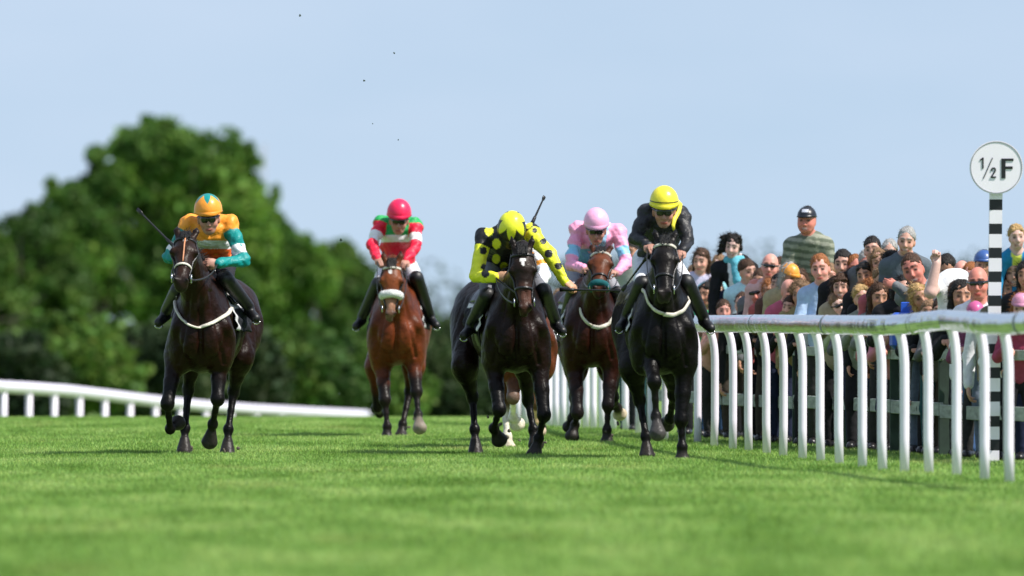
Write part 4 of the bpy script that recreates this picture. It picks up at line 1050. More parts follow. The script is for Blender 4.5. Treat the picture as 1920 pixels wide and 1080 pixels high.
D_ = (.015, .015, .018); NV = (.015, .02, .05); GY = (.12, .12, .13); LB = (.33, .48, .66); W8 = (.75, .75, .78); JN = (.05, .10, .22)
CROWD = [
 dict(at=(1315, 492, 1.7), label='girl with long brown hair in a lilac top, beside the jockey in black', s=1.0, skin='fair', hair=('brown', 'bob'), shirt=(.55, .52, .68), yaw=-18, kid=True, b=.9),
 dict(at=(1325, 556, .35), label='boy with dark hair and a bright green top, left end of the fence', kid=True, skin='tan', hair=('dark', 'short'), shirt=(.10, .62, .30), yaw=-30, roll=-5, fringe=True, lx=.10, trousers=JN),
 dict(at=(1375, 465, 1.5), label='laughing woman with windblown dark hair, black cardigan and white collar', skin='pale', hair=('dark', 'wind'), shirt=(.012, .012, .015), jacket=W8, mouth='smile', roll=10, yaw=-12, s=.96, scarf=(.12, .42, .52), lx=.28),
 dict(at=(1349, 504, 2.3), label='person in a turquoise top behind the woman in the black cardigan', skin='pale', hair=('light', 'short'), shirt=(.30, .62, .70), lx=.05),
 dict(at=(1401, 512, 2.0), label='person in a pale aqua shirt right of the black cardigan', skin='fair', hair=('brown', 'short'), shirt=(.45, .68, .74), yaw=30),
 dict(at=(1444, 503, 1.2), label='balding man in dark sunglasses left of the orange sun hat', skin='pink', hair=('light', 'bald'), shirt=(.62, .40, .38), glasses=True, s=1.05, fat=1.1, yaw=-5),
 dict(at=(1418, 553, .35), label='white-haired man in sunglasses and a black coat, head tilted on his hand', skin='red', hair=('white', 'bald'), shirt=D_, glasses=True, roll=-10, s=1.18, fat=1.15, yaw=-8),
 dict(at=(1459, 536, .85), label='small child with dark hair below the orange sun hat', kid=True, skin='fair', hair=('dark', 'short'), shirt=(.1, .05, .04), s=.85),
 dict(at=(1443, 547, .9), label='child with reddish hair squeezed beside the white-haired man', kid=True, skin='tan', hair=('ginger', 'bob'), shirt=(.4, .1, .1), s=.85, yaw=-25),
 dict(at=(1479, 548, .5), label='round-faced bald baby-like child with a pink collar', kid=True, skin='pink', hair=('light', 'none'), shirt=(.45, .10, .16), s=.92, yaw=20, fat=1.15),
 dict(at=(1459, 572, .3), label='child peering over the rail from under brown hair, below the bald child', kid=True, skin='tan', hair=('brown', 'bob'), shirt=D_, s=.9, fringe=True),
 dict(at=(1481, 520, .9), label='person wearing an orange sun hat pulled low over grey hair', skin='tan', hair=('grey', 'bob'), shirt=(.35, .30, .18), cap=(.92, .36, .05), pitch=18, yaw=35, s=.95),
 dict(at=(1513, 417, 2.5), label='smiling man in a black cap and striped olive jacket, standing highest in the crowd', skin='red', hair=('dark', 'short'), cap=(.012, .014, .02), capmark=(.5, .52, .6), shirt=(.13, .15, .11), stripe=((.29, .30, .24), 92), mouth='smile', lift=.55, fat=1.35, s=1.06, yaw=-14, lx=.15, trousers=D_, armr=1.35),
 dict(at=(1500, 556, .9), label='person with sandy curls behind the bald child', kid=True, skin='tan', hair=('light', 'curly'), shirt=(.25, .2, .1), s=.9),
 dict(at=(1538, 508, .8), label='man with short ginger hair, blue shirt and tie in front of the striped jacket', skin='pink', hair=('ginger', 'short'), shirt=(.36, .48, .66), jacket=(.30, .42, .60), tie=(.05, .10, .25), s=1.12, yaw=-10, lx=.06, arms=('fence', 'down')),
 dict(at=(1581, 499, 1.2), label='man with slicked dark hair and a black jacket, smiling', skin='fair', hair=('dark', 'short'), shirt=D_, jacket=W8, mouth='smile', s=1.08, yaw=-12),
 dict(at=(1604, 506, 1.9), label='person with a ruddy face half hidden behind the man with slicked dark hair', skin='red', hair=('ginger', 'short'), shirt=(.3, .05, .06)),
 dict(at=(1577, 542, .45), label='girl with a heavy brown fringe and straight hair in a beige top', skin='fair', hair=('brown', 'fringe'), shirt=(.36, .30, .20), mouth='smile', kid=True, s=.98, b=.85),
 dict(at=(1571, 575, .25), label='pink-faced child in sunglasses leaning low over the fence', skin='pale', hair=('light', 'short'), glasses=True, kid=True, shirt=(.45, .50, .36), s=.92, roll=-25),
 dict(at=(1616, 562, .3), label='blond boy shouting with his mouth wide open', skin='fair', hair=('blonde', 'short'), mouth='open', kid=True, shirt=(.22, .24, .20), s=1.0, roll=-14, yaw=6, fringe=True),
 dict(at=(1622, 520, .8), label='dark-haired boy shouting just above the blond boy', skin='tan', hair=('dark', 'short'), mouth='open', kid=True, shirt=D_, s=.98, roll=-12, fringe=True),
 dict(at=(1636, 472, 2.3), label='man with receding dark hair, only his forehead showing above the girls', skin='fair', hair=('dark', 'short'), shirt=GY),
 dict(at=(1649, 495, 1.6), label='girl with light brown hair and a long fringe below the receding forehead', skin='fair', hair=('light', 'fringe'), kid=True, shirt=(.25, .12, .08), s=.95, roll=-8),
 dict(at=(1626, 497, 2.3), label='person with greying hair at the back, left of the girl with light brown hair', skin='red', hair=('grey', 'short'), shirt=GY),
 dict(at=(1653, 526, .9), label='sandy-haired child squeezed behind the long-haired girl', skin='fair', hair=('light', 'short'), kid=True, shirt=(.4, .1, .12), s=.9, yaw=20, fringe=True),
 dict(at=(1648, 560, .3), label='long-haired brown-haired girl in a grey cardigan clapping at the fence', skin='tan', hair=('brown', 'long'), mouth='smile', kid=True, shirt=(.16, .17, .16), s=1.0, yaw=12, lx=.08),
 dict(at=(1676, 507, 1.3), label='person with a mass of black curly hair beside the close-cropped man', skin='tan', hair=('dark', 'curly'), shirt=D_, yaw=60, s=1.0),
 dict(at=(1700, 455, 1.9), label='man with close-cropped grey hair standing tall at the back', skin='fair', hair=('grey', 'short'), shirt=(.10, .12, .14), mouth='smile', s=1.0, roll=6, yaw=-6, lift=.12),
 dict(at=(1711, 510, .8), label='red-faced man with a pink collar leaning forward in a grey jacket', skin='red', hair=('brown', 'short'), shirt=(.16, .17, .18), jacket=(.80, .45, .60), s=1.18, fat=1.15, roll=-18, yaw=-12, lx=.22, mouth='smile', arms=(((1700, 552, -.1), (1680, 536, -.2), (-1, -.2, .3), (0, -1, 0)), 'fence')),
 dict(at=(1724, 562, .3), label='woman with greying blonde hair under the arm of the red-faced man', skin='tan', hair=('blonde', 'bob'), shirt=D_, s=1.02, roll=-25, mouth='open', yaw=8, lx=.1),
 dict(at=(1797, 556, 1.0), label='cheering person in a white T-shirt raising a clenched fist above the crowd', skin='pale', hair=('brown', 'short'), shirt=(.80, .80, .80), bare=True, s=.95, yaw=-40, pitch=45, lx=.1, armr=1.3, hunch=(-.12, .08, .26), fat=1.25, arms=(((1745, 548, -.2), (1756, 494, -.2), (0, 0, 1), (.1, 1, .1)), 'down')),
 dict(at=(1775, 507, 2.2), label='dark-haired head at the back just right of the raised fist', skin='tan', hair=('dark', 'short'), shirt=D_, pitch=30),
 dict(at=(1803, 517, 2.4), label='bald pink head at the back above the woman with black hair', skin='pink', hair=('light', 'none'), shirt=(.5, .4, .4), pitch=20),
 dict(at=(1803, 560, .4), label='beaming woman with centre-parted black hair in a dark cardigan', skin='tan', hair=('dark', 'long'), mouth='smile', shirt=D_, s=1.12, yaw=6, roll=4),
 dict(at=(1834, 536, .9), label='tall balding man in sunglasses, white shirt and tie beside the striped marker post', skin='red', hair=('brown', 'bald'), glasses=True, shirt=(.75, .75, .80), jacket=(.70, .70, .76), tie=(.10, .05, .12), s=1.2, yaw=-8, lx=.06),
 dict(at=(1845, 500, 2.6), label='person in a blue cap behind the striped marker post', skin='tan', hair=('dark', 'short'), cap=(.04, .10, .30), shirt=NV),
 dict(at=(1828, 592, .25), label='small child in a bright pink cap low at the fence', kid=True, skin='fair', hair=('light', 'short'), cap=(.55, .10, .26), shirt=(.2, .06, .12), s=.85, pitch=20),
 dict(at=(1906, 447, 1.2), label='blond toddler in a yellow and blue top riding on a man\'s shoulders', kid=True, skin='pale', hair=('blonde', 'short'), shirt=(.02, .22, .45), jacket=(.70, .72, .12), s=.84, sit=True, b=.62, lift=1.52, fringe=True, mouth='smile', trousers=(.02, .2, .4), arms=('down', 'down')),
 dict(at=(1902, 511, 1.25), label='balding man in a brown jacket carrying the blond toddler on his shoulders', skin='fair', hair=('light', 'bald'), shirt=(.16, .13, .10), mouth='smile', s=1.1, pitch=12),
 dict(at=(1887, 596, .3), label='dark-haired child whose crown just shows beside the marker post', kid=True, skin='tan', hair=('dark', 'short'), shirt=(.75, .75, .8), s=.9, pitch=15),
 dict(at=(1868, 560, .9), label='person in a white shirt behind the lower part of the marker post', skin='fair', hair=('brown', 'short'), shirt=(.76, .76, .80), s=.9),
 dict(at=(1916, 580, .35), label='ginger-haired girl in a pink cap at the right edge', kid=True, skin='fair', hair=('ginger', 'bob'), cap=(.62, .26, .40), shirt=(.3, .05, .1), s=.98),
 dict(at=(1925, 520, 1.0), label='dark-haired person cut off by the right edge of the picture', skin='tan', hair=('dark', 'long'), shirt=D_, s=1.0),
 dict(at=(1186, 476, 1.6), label='sunlit man with short dark hair seen between the pink and black jockeys', skin='tan', hair=('dark', 'short'), shirt=(.28, .30, .27), s=1.0, yaw=-30),
 dict(at=(1196, 545, .5), label='person in a grey-green coat seen between the two right-hand horses', skin='fair', hair=('grey', 'short'), shirt=(.22, .27, .26), s=1.0),
 dict(at=(1048, 566, .6), label='child in a pink top seen between the centre horse and the pink jockey', skin='pink', kid=True, hair=('light', 'short'), shirt=(.6, .3, .25), s=.95),
 dict(at=(1745, 572, 1.0), label='person in a grey fleece behind the greying blonde woman', skin='fair', hair=('brown', 'short'), shirt=(.2, .21, .22), s=.95),
 dict(at=(1533, 562, 1.1), label='dark-haired child in shadow left of the blue shirt and tie', kid=True, skin='tan', hair=('dark', 'bob'), shirt=D_, s=.9),
 dict(at=(1690, 575, 1.0), label='dark-haired youngster in black between the two women at the fence', kid=True, skin='tan', hair=('dark', 'short'), shirt=D_, s=.95),
 dict(at=(1392, 574, 1.0), label='person in a dark coat behind the boy with the green top', skin='fair', hair=('brown', 'short'), shirt=D_, s=.95),
 dict(at=(1301, 522, 2.2), label='person in a cream top just right of the jockey in black', skin='fair', hair=('light', 'short'), shirt=(.72, .66, .55), s=.95),
 dict(at=(1341, 545, 1.4), label='person in a pale grey hoodie behind the boy with the green top', skin='pale', hair=('brown', 'bob'), shirt=(.5, .5, .56), s=.95, pitch=15),
 dict(at=(1601, 577, .8), label='dark-haired child squeezed low between the sunglassed child and the blond boy', kid=True, skin='tan', hair=('dark', 'short'), shirt=GY, s=.88),
 dict(at=(1675, 590, .3), label='small child in pink low beside the long-haired brown-haired girl', kid=True, skin='pink', hair=('light', 'short'), shirt=(.6, .22, .28), s=.85),
 dict(at=(1764, 586, .7), label='child in grey low down left of the woman with centre-parted black hair', kid=True, skin='fair', hair=('brown', 'short'), shirt=GY, s=.88),
 dict(at=(1426, 530, 1.9), label='bearded-looking shadowed man behind the white-haired man', skin='tan', hair=('brown', 'short'), shirt=GY, s=.98),
 dict(at=(1556, 548, 1.5), label='person with light hair between the blue-shirted man and the heavy-fringed girl', skin='fair', hair=('light', 'bob'), shirt=(.5, .5, .5), s=.95),
 dict(at=(1668, 545, 1.5), label='ruddy child looking down behind the long-haired girl in the grey cardigan', kid=True, skin='red', hair=('ginger', 'short'), shirt=GY, s=.9, pitch=20),
 dict(at=(1357, 585, .3), label='bare-shouldered child low at the fence right of the boy in green', kid=True, skin='pink', hair=('brown', 'short'), shirt=(.62, .33, .27), s=.85),
 dict(at=(1388, 520, 2.2), label='dark-haired head just behind the black cardigan', skin='tan', hair=('dark', 'short'), shirt=NV, s=.95),
 dict(at=(1437, 580, .3), label='small dark child right beside the white-haired man at the rail', kid=True, skin='tan', hair=('dark', 'fringe'), shirt=D_, s=.85),
 dict(at=(1463, 508, 2.0), label='fair head at the back between the balding man in sunglasses and the orange hat', skin='fair', hair=('brown', 'short'), shirt=GY, s=.92),
 dict(at=(1481, 578, .3), label='dark-clad child at the rail below the round-faced bald child', kid=True, skin='fair', hair=('brown', 'short'), shirt=D_, s=.85, roll=10),
 dict(at=(1512, 585, .3), label='dark-haired youngster in black at the rail, left of the blue shirt', kid=True, skin='tan', hair=('dark', 'short'), shirt=D_, s=.88, pitch=20),
 dict(at=(1500, 530, 1.7), label='brown-haired person against the lower part of the striped olive jacket', skin='tan', hair=('brown', 'bob'), shirt=D_, s=.9),
 dict(at=(1556, 520, 2.0), label='sandy-haired person just right of the ginger-haired man', skin='pink', hair=('light', 'short'), shirt=GY, s=.92),
 dict(at=(1597, 530, 1.2), label='dark-haired child between the smiling man in black and the shouting boy', kid=True, skin='fair', hair=('dark', 'bob'), shirt=(.10, .05, .05), s=.88),
 dict(at=(1634, 545, 1.0), label='freckled-looking child wedged between the two shouting boys', kid=True, skin='pink', hair=('ginger', 'fringe'), shirt=D_, s=.86),
 dict(at=(1668, 475, 2.6), label='grey head at the very back left of the close-cropped man', skin='fair', hair=('grey', 'short'), shirt=GY, s=.9),
 dict(at=(1692, 545, .7), label='young woman in black with an arm round the girl in the grey cardigan', skin='fair', hair=('dark', 'bob'), shirt=D_, s=.92, roll=12),
 dict(at=(1741, 588, .4), label='child in a dark top at the rail, right of the greying blonde woman', kid=True, skin='tan', hair=('light', 'short'), shirt=D_, s=.86),
 dict(at=(1770, 560, .9), label='dark-haired child under the raised arm', kid=True, skin='tan', hair=('dark', 'short'), shirt=D_, s=.88),
 dict(at=(1820, 520, 2.5), label='ginger head at the back, left of the tall man in sunglasses and tie', skin='pink', hair=('ginger', 'short'), shirt=GY, s=.92),
 dict(at=(1888, 545, .9), label='person in a khaki coat right of the marker post, below the toddler', skin='tan', hair=('brown', 'short'), shirt=(.18, .15, .10), s=.92),
]
TR = [D_, JN, NV, (.03, .03, .03), D_, (.05, .04, .03), D_, (.12, .15, .20), D_, NV, (.02, .07, .08)]
for _i, _p in enumerate(CROWD):
    _p.setdefault('trousers', TR[_i % len(TR)]); make_person(_p)
_r = CROWD_ROOTS[CROWD[12]['label']].location
link('wooden_crate', box_mesh('crate', [(0, 0, .272, .62, .45, .54), (0, -.235, .10, .64, .02, .10), (0, -.235, .27, .64, .02, .10), (0, -.235, .45, .64, .02, .10)], [M['wood_grey']], bevel=.01), None, (_r.x + .05, _r.y + .06, 0), 'weathered wooden crate under the man in the striped olive jacket', 'crate')
link('race_programme', box_mesh('programme', [(0, 0, 0, .15, .012, .21, 0, .9), (.02, .014, .02, .15, .006, .21, 0, .75)], [mat('paper', (.62, .68, .72), .8)], bevel=.001), None, tuple(px(1872, 668, fence_D(1872) - .2)), 'pale folded race programme held out over the fence beside the marker post', 'programme')
link('carrier_bag', box_mesh('bag', [(0, 0, .16, .30, .16, .32, .2, 0), (0, 0, .36, .12, .03, .10)], [mat('blue_bag', (.02, .10, .55), .4)], bevel=.04), None, tuple(px(1702, 655, fence_D(1702) + .25)), 'bright blue bag held just behind the top board of the fence', 'bag')
# ------------------------------------------------------------------ trees beyond the crest
def leaf_mat(name, dark, light):
    m, N, L, b = new_mat(name)
    at = N.new('ShaderNodeAttribute'); at.attribute_name = 'Col'
    ge = N.new('ShaderNodeNewGeometry'); no = N.new('ShaderNodeTexNoise'); no.inputs['Scale'].default_value = .35; no.inputs['Detail'].default_value = 3; L.new(ge.outputs['Position'], no.inputs['Vector'])
    rp_ = N.new('ShaderNodeValToRGB'); e = rp_.color_ramp.elements; e[0].position = .38; e[0].color = (*dark, 1); e[1].position = .62; e[1].color = (*light, 1); L.new(no.outputs['Fac'], rp_.inputs[0])
    mu = N.new('ShaderNodeVectorMath'); mu.operation = 'MULTIPLY'; L.new(rp_.outputs[0], mu.inputs[0]); L.new(at.outputs['Color'], mu.inputs[1])
    L.new(mu.outputs[0], b.inputs['Base Color']); b.inputs['Roughness'].default_value = .6; b.inputs['Specular IOR Level'].default_value = .3
    tr = N.new('ShaderNodeBsdfTranslucent'); L.new(mu.outputs[0], tr.inputs['Color']); ms = N.new('ShaderNodeMixShader'); ms.inputs[0].default_value = .3
    L.new(b.outputs[0], ms.inputs[1]); L.new(tr.outputs[0], ms.inputs[2]); L.new(ms.outputs[0], [n for n in N if n.type == 'OUTPUT_MATERIAL'][0].inputs['Surface'])
    return m
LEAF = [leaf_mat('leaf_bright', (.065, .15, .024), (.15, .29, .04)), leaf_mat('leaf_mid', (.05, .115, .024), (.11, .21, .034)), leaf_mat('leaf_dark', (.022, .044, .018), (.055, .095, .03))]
M['bark'] = mat('bark', (.10, .085, .065), .9, var=.3, nscale=3, bump=.6, bscale=6)
def leaves(lobes, n, size, rs):
    vol = np.array([l[1][0] * l[1][1] * l[1][2] for l in lobes]) ** .7; pick = rs.choice(len(lobes), n, p=vol / vol.sum())
    c = np.array([l[0] for l in lobes])[pick]; r = np.array([l[1] for l in lobes])[pick]
    d = rs.normal(size=(n, 3)); d /= np.linalg.norm(d, axis=1)[:, None]; rad = rs.uniform(.25, 1.08, n) ** .5
    # branch-like clustering: pull leaves to a set of twig centres
    p = c + d * r * rad[:, None]
    keep = np.sin(p[:, 0] * 1.4 + p[:, 2] * 1.0) + np.sin(p[:, 1] * 1.3 - p[:, 0] * .7) + np.sin(p[:, 2] * 1.7 + p[:, 1]) + rs.uniform(-1.8, 1.8, n) > -.9
    p = p[keep]; n = len(p)
    a = rs.normal(size=(n, 3)); a /= np.linalg.norm(a, axis=1)[:, None]; b = np.cross(a, rs.normal(size=(n, 3))); b /= np.linalg.norm(b, axis=1)[:, None]
    sz = rs.uniform(.5, 1.0, n)[:, None] * size
    V = np.stack([p - a * sz, p + b * sz * .55, p + a * sz, p - b * sz * .55], 1).reshape(-1, 3); Q = np.arange(4 * n).reshape(-1, 4)
    t = rs.uniform(.6, 1.4, n); C = np.repeat(np.stack([t * rs.uniform(.8, 1.3, n), t, t], 1), 4, 0)
    return V, Q, C
def make_tree(x, D, lobes_px, n, size, lm, label, name='broadleaf_tree', cat='tree', group='trees beyond the course', seed=1):
    D = D * (1.35 if cat == 'tree' else 1.0); size = size * 1.2; n = int(n * 1.15); rs = np.random.RandomState(seed); s = FPX / D; base = px(x, HY, D); base[2] = float(gz(D)) - .1
    root = link(name, None, None, tuple(base), label, cat, group)
    lobes = []
    for (lx, ly, rx, rz) in lobes_px:
        rx *= .95; rz *= .95; c = px(lx, ly, D) - base; lobes.append((c, (rx / s, max(rx / s * .9, 1.0), rz / s)))
        for k in range(22):    # loose sprays that break the outline
            d = rs.normal(size=3); d /= np.linalg.norm(d); d[2] = abs(d[2]); q = rs.uniform(.07, .17)
            lobes.append((c + d * np.array([rx / s, rx / s * .9, rz / s]) * rs.uniform(1.02, 1.22), (rx / s * q, rx / s * q, rz / s * q)))
        for k in range(7):     # smaller billows round the lobe
            d = rs.normal(size=3); d /= np.linalg.norm(d); q = rs.uniform(.28, .5)
            lobes.append((c + d * np.array([rx / s, rx / s * .9, rz / s]) * .8, (rx / s * q, rx / s * q, rz / s * q)))
    V, Q, C = leaves(lobes, n, size, rs); V[:, 2] = np.maximum(V[:, 2], .05)
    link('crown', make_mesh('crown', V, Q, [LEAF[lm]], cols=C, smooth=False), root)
    H_ = max(c[2] for c, r in lobes); paths = [([(0, 0, 0), (.1, 0, H_ * .3), (0, .1, H_ * .62)], [H_ * .030, H_ * .024, H_ * .012])]
    for c, r in lobes[::20] + lobes[15::20] + lobes[3::20]:
        a = np.array([0, 0, H_ * rs.uniform(.18, .45)]); m_ = (a + c) / 2 + rs.normal(size=3) * .3
        paths.append(([tuple(a), tuple(m_), tuple(c)], [H_ * .010, H_ * .007, H_ * .003]))
    link('trunk', tube_mesh('trunk', paths, M['bark'], n=8), root)
    return root
T = make_tree
T(330, 300, [(300, 300, 95, 75), (390, 330, 90, 80), (300, 400, 110, 90), (420, 430, 110, 100), (360, 530, 130, 110), (440, 372, 55, 52)], 85000, .15, 0, 'tallest broad green tree, its rounded crown rising behind the orange-capped jockey', seed=1)
T(180, 296, [(182, 292, 20, 18), (205, 345, 45, 36), (150, 400, 80, 65), (130, 500, 110, 80), (228, 566, 40, 34)], 42000, .15, 0, 'spreading green tree with an open straggly top, left of the tallest one', seed=2)
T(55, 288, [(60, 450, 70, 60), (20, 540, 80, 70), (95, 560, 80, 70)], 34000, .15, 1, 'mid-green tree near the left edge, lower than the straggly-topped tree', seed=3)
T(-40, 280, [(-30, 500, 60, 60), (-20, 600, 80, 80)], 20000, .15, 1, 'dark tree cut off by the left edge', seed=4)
T(540, 310, [(515, 470, 62, 60), (555, 525, 82, 78), (510, 560, 90, 90)], 42000, .15, 0, 'bright green tree on the right shoulder of the tallest tree', seed=5)
T(640, 320, [(630, 520, 62, 60), (670, 590, 80, 70)], 30000, .15, 1, 'rounded green tree sloping down behind the red-capped jockey', seed=6)
T(740, 330, [(725, 560, 50, 42), (750, 620, 75, 60)], 24000, .15, 1, 'lower green tree right of the red-capped jockey', seed=7)
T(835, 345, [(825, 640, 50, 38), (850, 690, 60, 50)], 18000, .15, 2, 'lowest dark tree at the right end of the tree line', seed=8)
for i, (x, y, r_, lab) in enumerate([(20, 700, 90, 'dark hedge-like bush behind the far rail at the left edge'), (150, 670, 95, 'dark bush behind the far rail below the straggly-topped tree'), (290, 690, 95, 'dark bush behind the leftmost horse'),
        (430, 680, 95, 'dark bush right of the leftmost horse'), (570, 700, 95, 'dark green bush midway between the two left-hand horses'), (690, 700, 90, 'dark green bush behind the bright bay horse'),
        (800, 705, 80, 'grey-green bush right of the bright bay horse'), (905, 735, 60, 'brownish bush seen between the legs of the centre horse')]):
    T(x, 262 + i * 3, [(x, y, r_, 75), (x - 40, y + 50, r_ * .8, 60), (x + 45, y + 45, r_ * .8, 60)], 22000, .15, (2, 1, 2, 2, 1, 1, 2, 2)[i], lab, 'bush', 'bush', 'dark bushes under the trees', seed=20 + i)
# low wood along the horizon, right of the trees
rs = np.random.RandomState(99); lob = [(np.array([rs.uniform(-40, 160), rs.uniform(-10, 10), rs.uniform(1, 4.5)]), (rs.uniform(5, 10), 6, rs.uniform(3, 5.5))) for _ in range(90)]
V, Q, C = leaves(lob, 90000, .4, rs)
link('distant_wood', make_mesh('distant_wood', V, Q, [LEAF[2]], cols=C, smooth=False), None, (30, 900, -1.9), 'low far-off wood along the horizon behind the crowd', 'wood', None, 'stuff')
rm = link('radio_mast', None, None, tuple(px(474, HY, 420) * np.array([1, 1, 0]) + np.array([0, 0, -2])), 'thin grey lattice mast standing above the right side of the tallest tree', 'mast')
for dx, top in ((-.45, 270), (.0, 262), (.45, 268)):
    zt = px(474, top, 420)[2] + 2; link('upright', tube_mesh('mast_upright', [([(dx, 0, 0), (dx, 0, zt)], .035)], M['ring_grey'], n=6), rm)
link('braces', tube_mesh('mast_braces', [([(-.45, 0, z), (.45, 0, z + .5)], .025) for z in np.arange(.5, px(474, 275, 420)[2] + 1.5, .7)], M['ring_grey'], n=5), rm)

# ------------------------------------------------------------------ striped furlong marker
Dp = 92.9; base = px(1861, HY, Dp); base[2] = 0
mk = link('marker_post', None, None, tuple(base), 'black and white banded marker post topped by a round white half-furlong disc', 'sign')
def pz(y): return CH - (y - HY) * Dp / FPX
BANDS = [350, 374, 394, 419.5, 439, 464.5, 484, 509, 529, 554, 574, 599, 619, 644.6, 663, 688.7, 709, 734, 753, 780, 800, 824, 844.6, 869]
wp_, bp_ = [], []
for i in range(len(BANDS) - 1):
    z1, z0 = pz(BANDS[i]), pz(BANDS[i + 1]); (wp_ if i % 2 == 0 else bp_).append((.030 * (1.2 + 0), 0, 0, 0, 0, 0) and ((z0 + z1) / 2 * .0125, 0, (z0 + z1) / 2, .104, .104, z1 - z0 - .0006))
for _w, _m in ((wp_, M['sign_white']), (bp_, M['black_paint'])):
    for _b in _w: link('band', box_mesh('band', [_b], [_m], bevel=.0), mk)
dc = px(1868, 314, Dp - .085) - base; Rd = 50 * Dp / FPX
def disc(r0, r1, y0, y1, n=64):
    V, Fc = [], []
    for j in range(n):
        a = 2 * math.pi * j / n
        for (r_, y_) in ((r0, y0), (r1, y0), (r1, y1), (r0, y1)): V.append((r_ * math.cos(a), y_, r_ * math.sin(a)))
    for j in range(n):
        a, b = 4 * j, 4 * ((j + 1) % n)
        for k in range(4): Fc.append((a + k, a + (k + 1) % 4, b + (k + 1) % 4, b + k))
    return V, Fc
V, Fc = disc(.0005, Rd, -.012, .012); link('sign_disc', make_mesh('sign_disc', V, Fc, [M['sign_white']], smooth=False), mk, tuple(dc))
V, Fc = disc(Rd * .945, Rd * .972, -.016, -.0125); link('rim_line', make_mesh('rim_line', V, Fc, [M['ring_grey']], smooth=False), mk, tuple(dc))
def U(x, y): return ((x - 475) / 5.4 * Dp / FPX, -(y - 400) / 5.4 * Dp / FPX)
def strokes(polys):
    V, Fc = [], []
    for pl in polys:
        q = [U(*p) for p in pl]; b = len(V); n = len(q)
        V += [(x, -.018, z) for x, z in q] + [(x, -.0125, z) for x, z in q]
        Fc.append(tuple(range(b, b + n))); Fc.append(tuple(range(b + n, b + 2 * n))[::-1])
        for i in range(n): Fc.append((b + i, b + n + i, b + n + (i + 1) % n, b + (i + 1) % n))
    return V, Fc
two = [(422, 440), (424, 420), (434, 406), (449, 401), (464, 406), (472, 420), (471, 436), (462, 454), (447, 474), (437, 491), (471, 491), (471, 505), (419, 505), (420, 492), (434, 468), (450, 447), (457, 432), (457, 421), (450, 414), (441, 415), (436, 424), (435, 440)]
def fan(poly): return poly
def strip(pts, w):
    out = []
    for (x0, y0), (x1, y1) in zip(pts, pts[1:]):
        dx, dy = x1 - x0, y1 - y0; L_ = math.hypot(dx, dy); nx2, ny2 = -dy / L_ * w / 2, dx / L_ * w / 2; ex, ey = dx / L_ * w * .35, dy / L_ * w * .35
        out.append([(x0 - ex + nx2, y0 - ey + ny2), (x1 + ex + nx2, y1 + ey + ny2), (x1 + ex - nx2, y1 + ey - ny2), (x0 - ex - nx2, y0 - ey - ny2)])
    return out
polys = [[(526, 310), (648, 310), (648, 334), (568, 334), (568, 510), (526, 510)], [(568, 389), (640, 389), (640, 416), (568, 416)]]
V, Fc = strokes(polys); link('letter_F', make_mesh('letter_f', V, Fc, [M['black_paint']], smooth=False), mk, tuple(dc))
polys = [[(332, 300), (347, 300), (347, 410), (332, 410)], [(310, 318), (332, 303), (332, 322), (311, 331)]]
V, Fc = strokes(polys); link('digit', make_mesh('digit_one', V, Fc, [M['black_paint']], smooth=False), mk, tuple(dc))
V, Fc = strokes([[(433, 302), (441, 302), (348, 514), (340, 514)]]); link('fraction_stroke', make_mesh('fraction_stroke', V, Fc, [M['black_paint']], smooth=False), mk, tuple(dc))
tc_ = [(427, 430), (431, 414), (441, 407), (453, 407), (463, 416), (464, 430), (456, 448), (442, 468), (430, 488), (426, 498)]
V, Fc = [], []
for q in strip(tc_, 14) + [[(419, 491), (472, 491), (472, 506), (419, 506)]]:
    v, f_ = strokes([q]); k_ = len(V) // 8; V += [(a, b - .0002 * k_, c) for a, b, c in v]; Fc += [tuple(i + 8 * k_ for i in t) for t in f_]
link('digit', make_mesh('digit_two', V, Fc, [M['black_paint']], smooth=False), mk, tuple(dc))

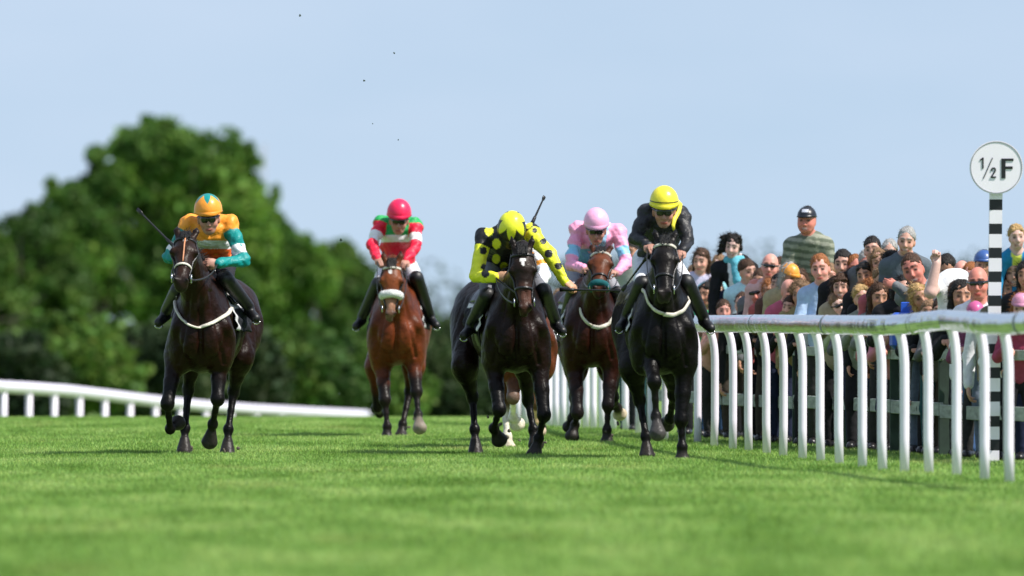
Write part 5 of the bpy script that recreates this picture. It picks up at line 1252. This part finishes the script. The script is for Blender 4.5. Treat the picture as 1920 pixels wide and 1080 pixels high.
# ------------------------------------------------------------------ flying turf
for i in range(26):
    cx_, cy_, hh = [(932, 800, 1), (950, 822, 1), (1006, 845, 1), (350, 848, 0), (426, 846, 0), (1215, 856, 0), (760, 815, 0), (1140, 826, 0)][i % 8]
    D = (102.5 if hh else 98.0) - (2.5 if cx_ > 1180 else 0) + (14 if 700 < cx_ < 800 else 0) + (9 if 1100 < cx_ < 1180 else 0)
    G = Field(); q = R.uniform(.010, .024)
    for k in range(3): G.ell((R.uniform(-.6, .6) * q, R.uniform(-.6, .6) * q, R.uniform(-.6, .6) * q), (q * .6, q * .5, q * .7), k=q * .3, col=(.03, .025, .012))
    V, Q, C = G.mesh(q * .25)
    link('soil_crumb', make_mesh('soil_crumb', V, Q, [M['bark']]), None, tuple(px(cx_ + R.gauss(0, 16), cy_ - abs(R.gauss(0, 16)), D + R.uniform(0, 1.5))), 'small crumb of soil flying up close behind a galloping hoof', 'soil crumb', 'crumbs of soil kicked up behind the hooves')

for (x, y, r_, D, lab) in [(563, 29, 3, 99, 'small dark clod of turf high in the sky, topmost'), (739, 99, 2.6, 99, 'small dark clod of turf in the sky below the topmost one'), (683, 151, 2.8, 98, 'small dark clod of turf in the sky, third from the top'),
        (747, 262, 2, 98, 'tiny clod of turf above the red-capped jockey'), (640, 449, 4, 97, 'largest flying clod of turf, left of the jockey in red'), (390, 853, 2.2, 97, 'tiny clod of turf by the hooves of the leftmost horse'),
        (699, 232, 1.6, 98, 'tiny clod of turf left of and above the red-capped jockey'), (636, 738, 2.2, 110, 'tiny clod of turf left of the bright bay horse\'s legs')]:
    G = Field(); q = r_ * .72 * D / FPX
    for k in range(4): G.ell((R.uniform(-.6, .6) * q, R.uniform(-.6, .6) * q, R.uniform(-.6, .6) * q), (q * .6, q * .5, q * .7), k=q * .3, col=(.03, .025, .012))
    V, Q, C = G.mesh(q * .2); link('turf_clod', make_mesh('turf_clod', V, Q, [M['wood_green']]), None, tuple(px(x, y, D)), lab, 'turf clod', 'clods of turf thrown up by the hooves')
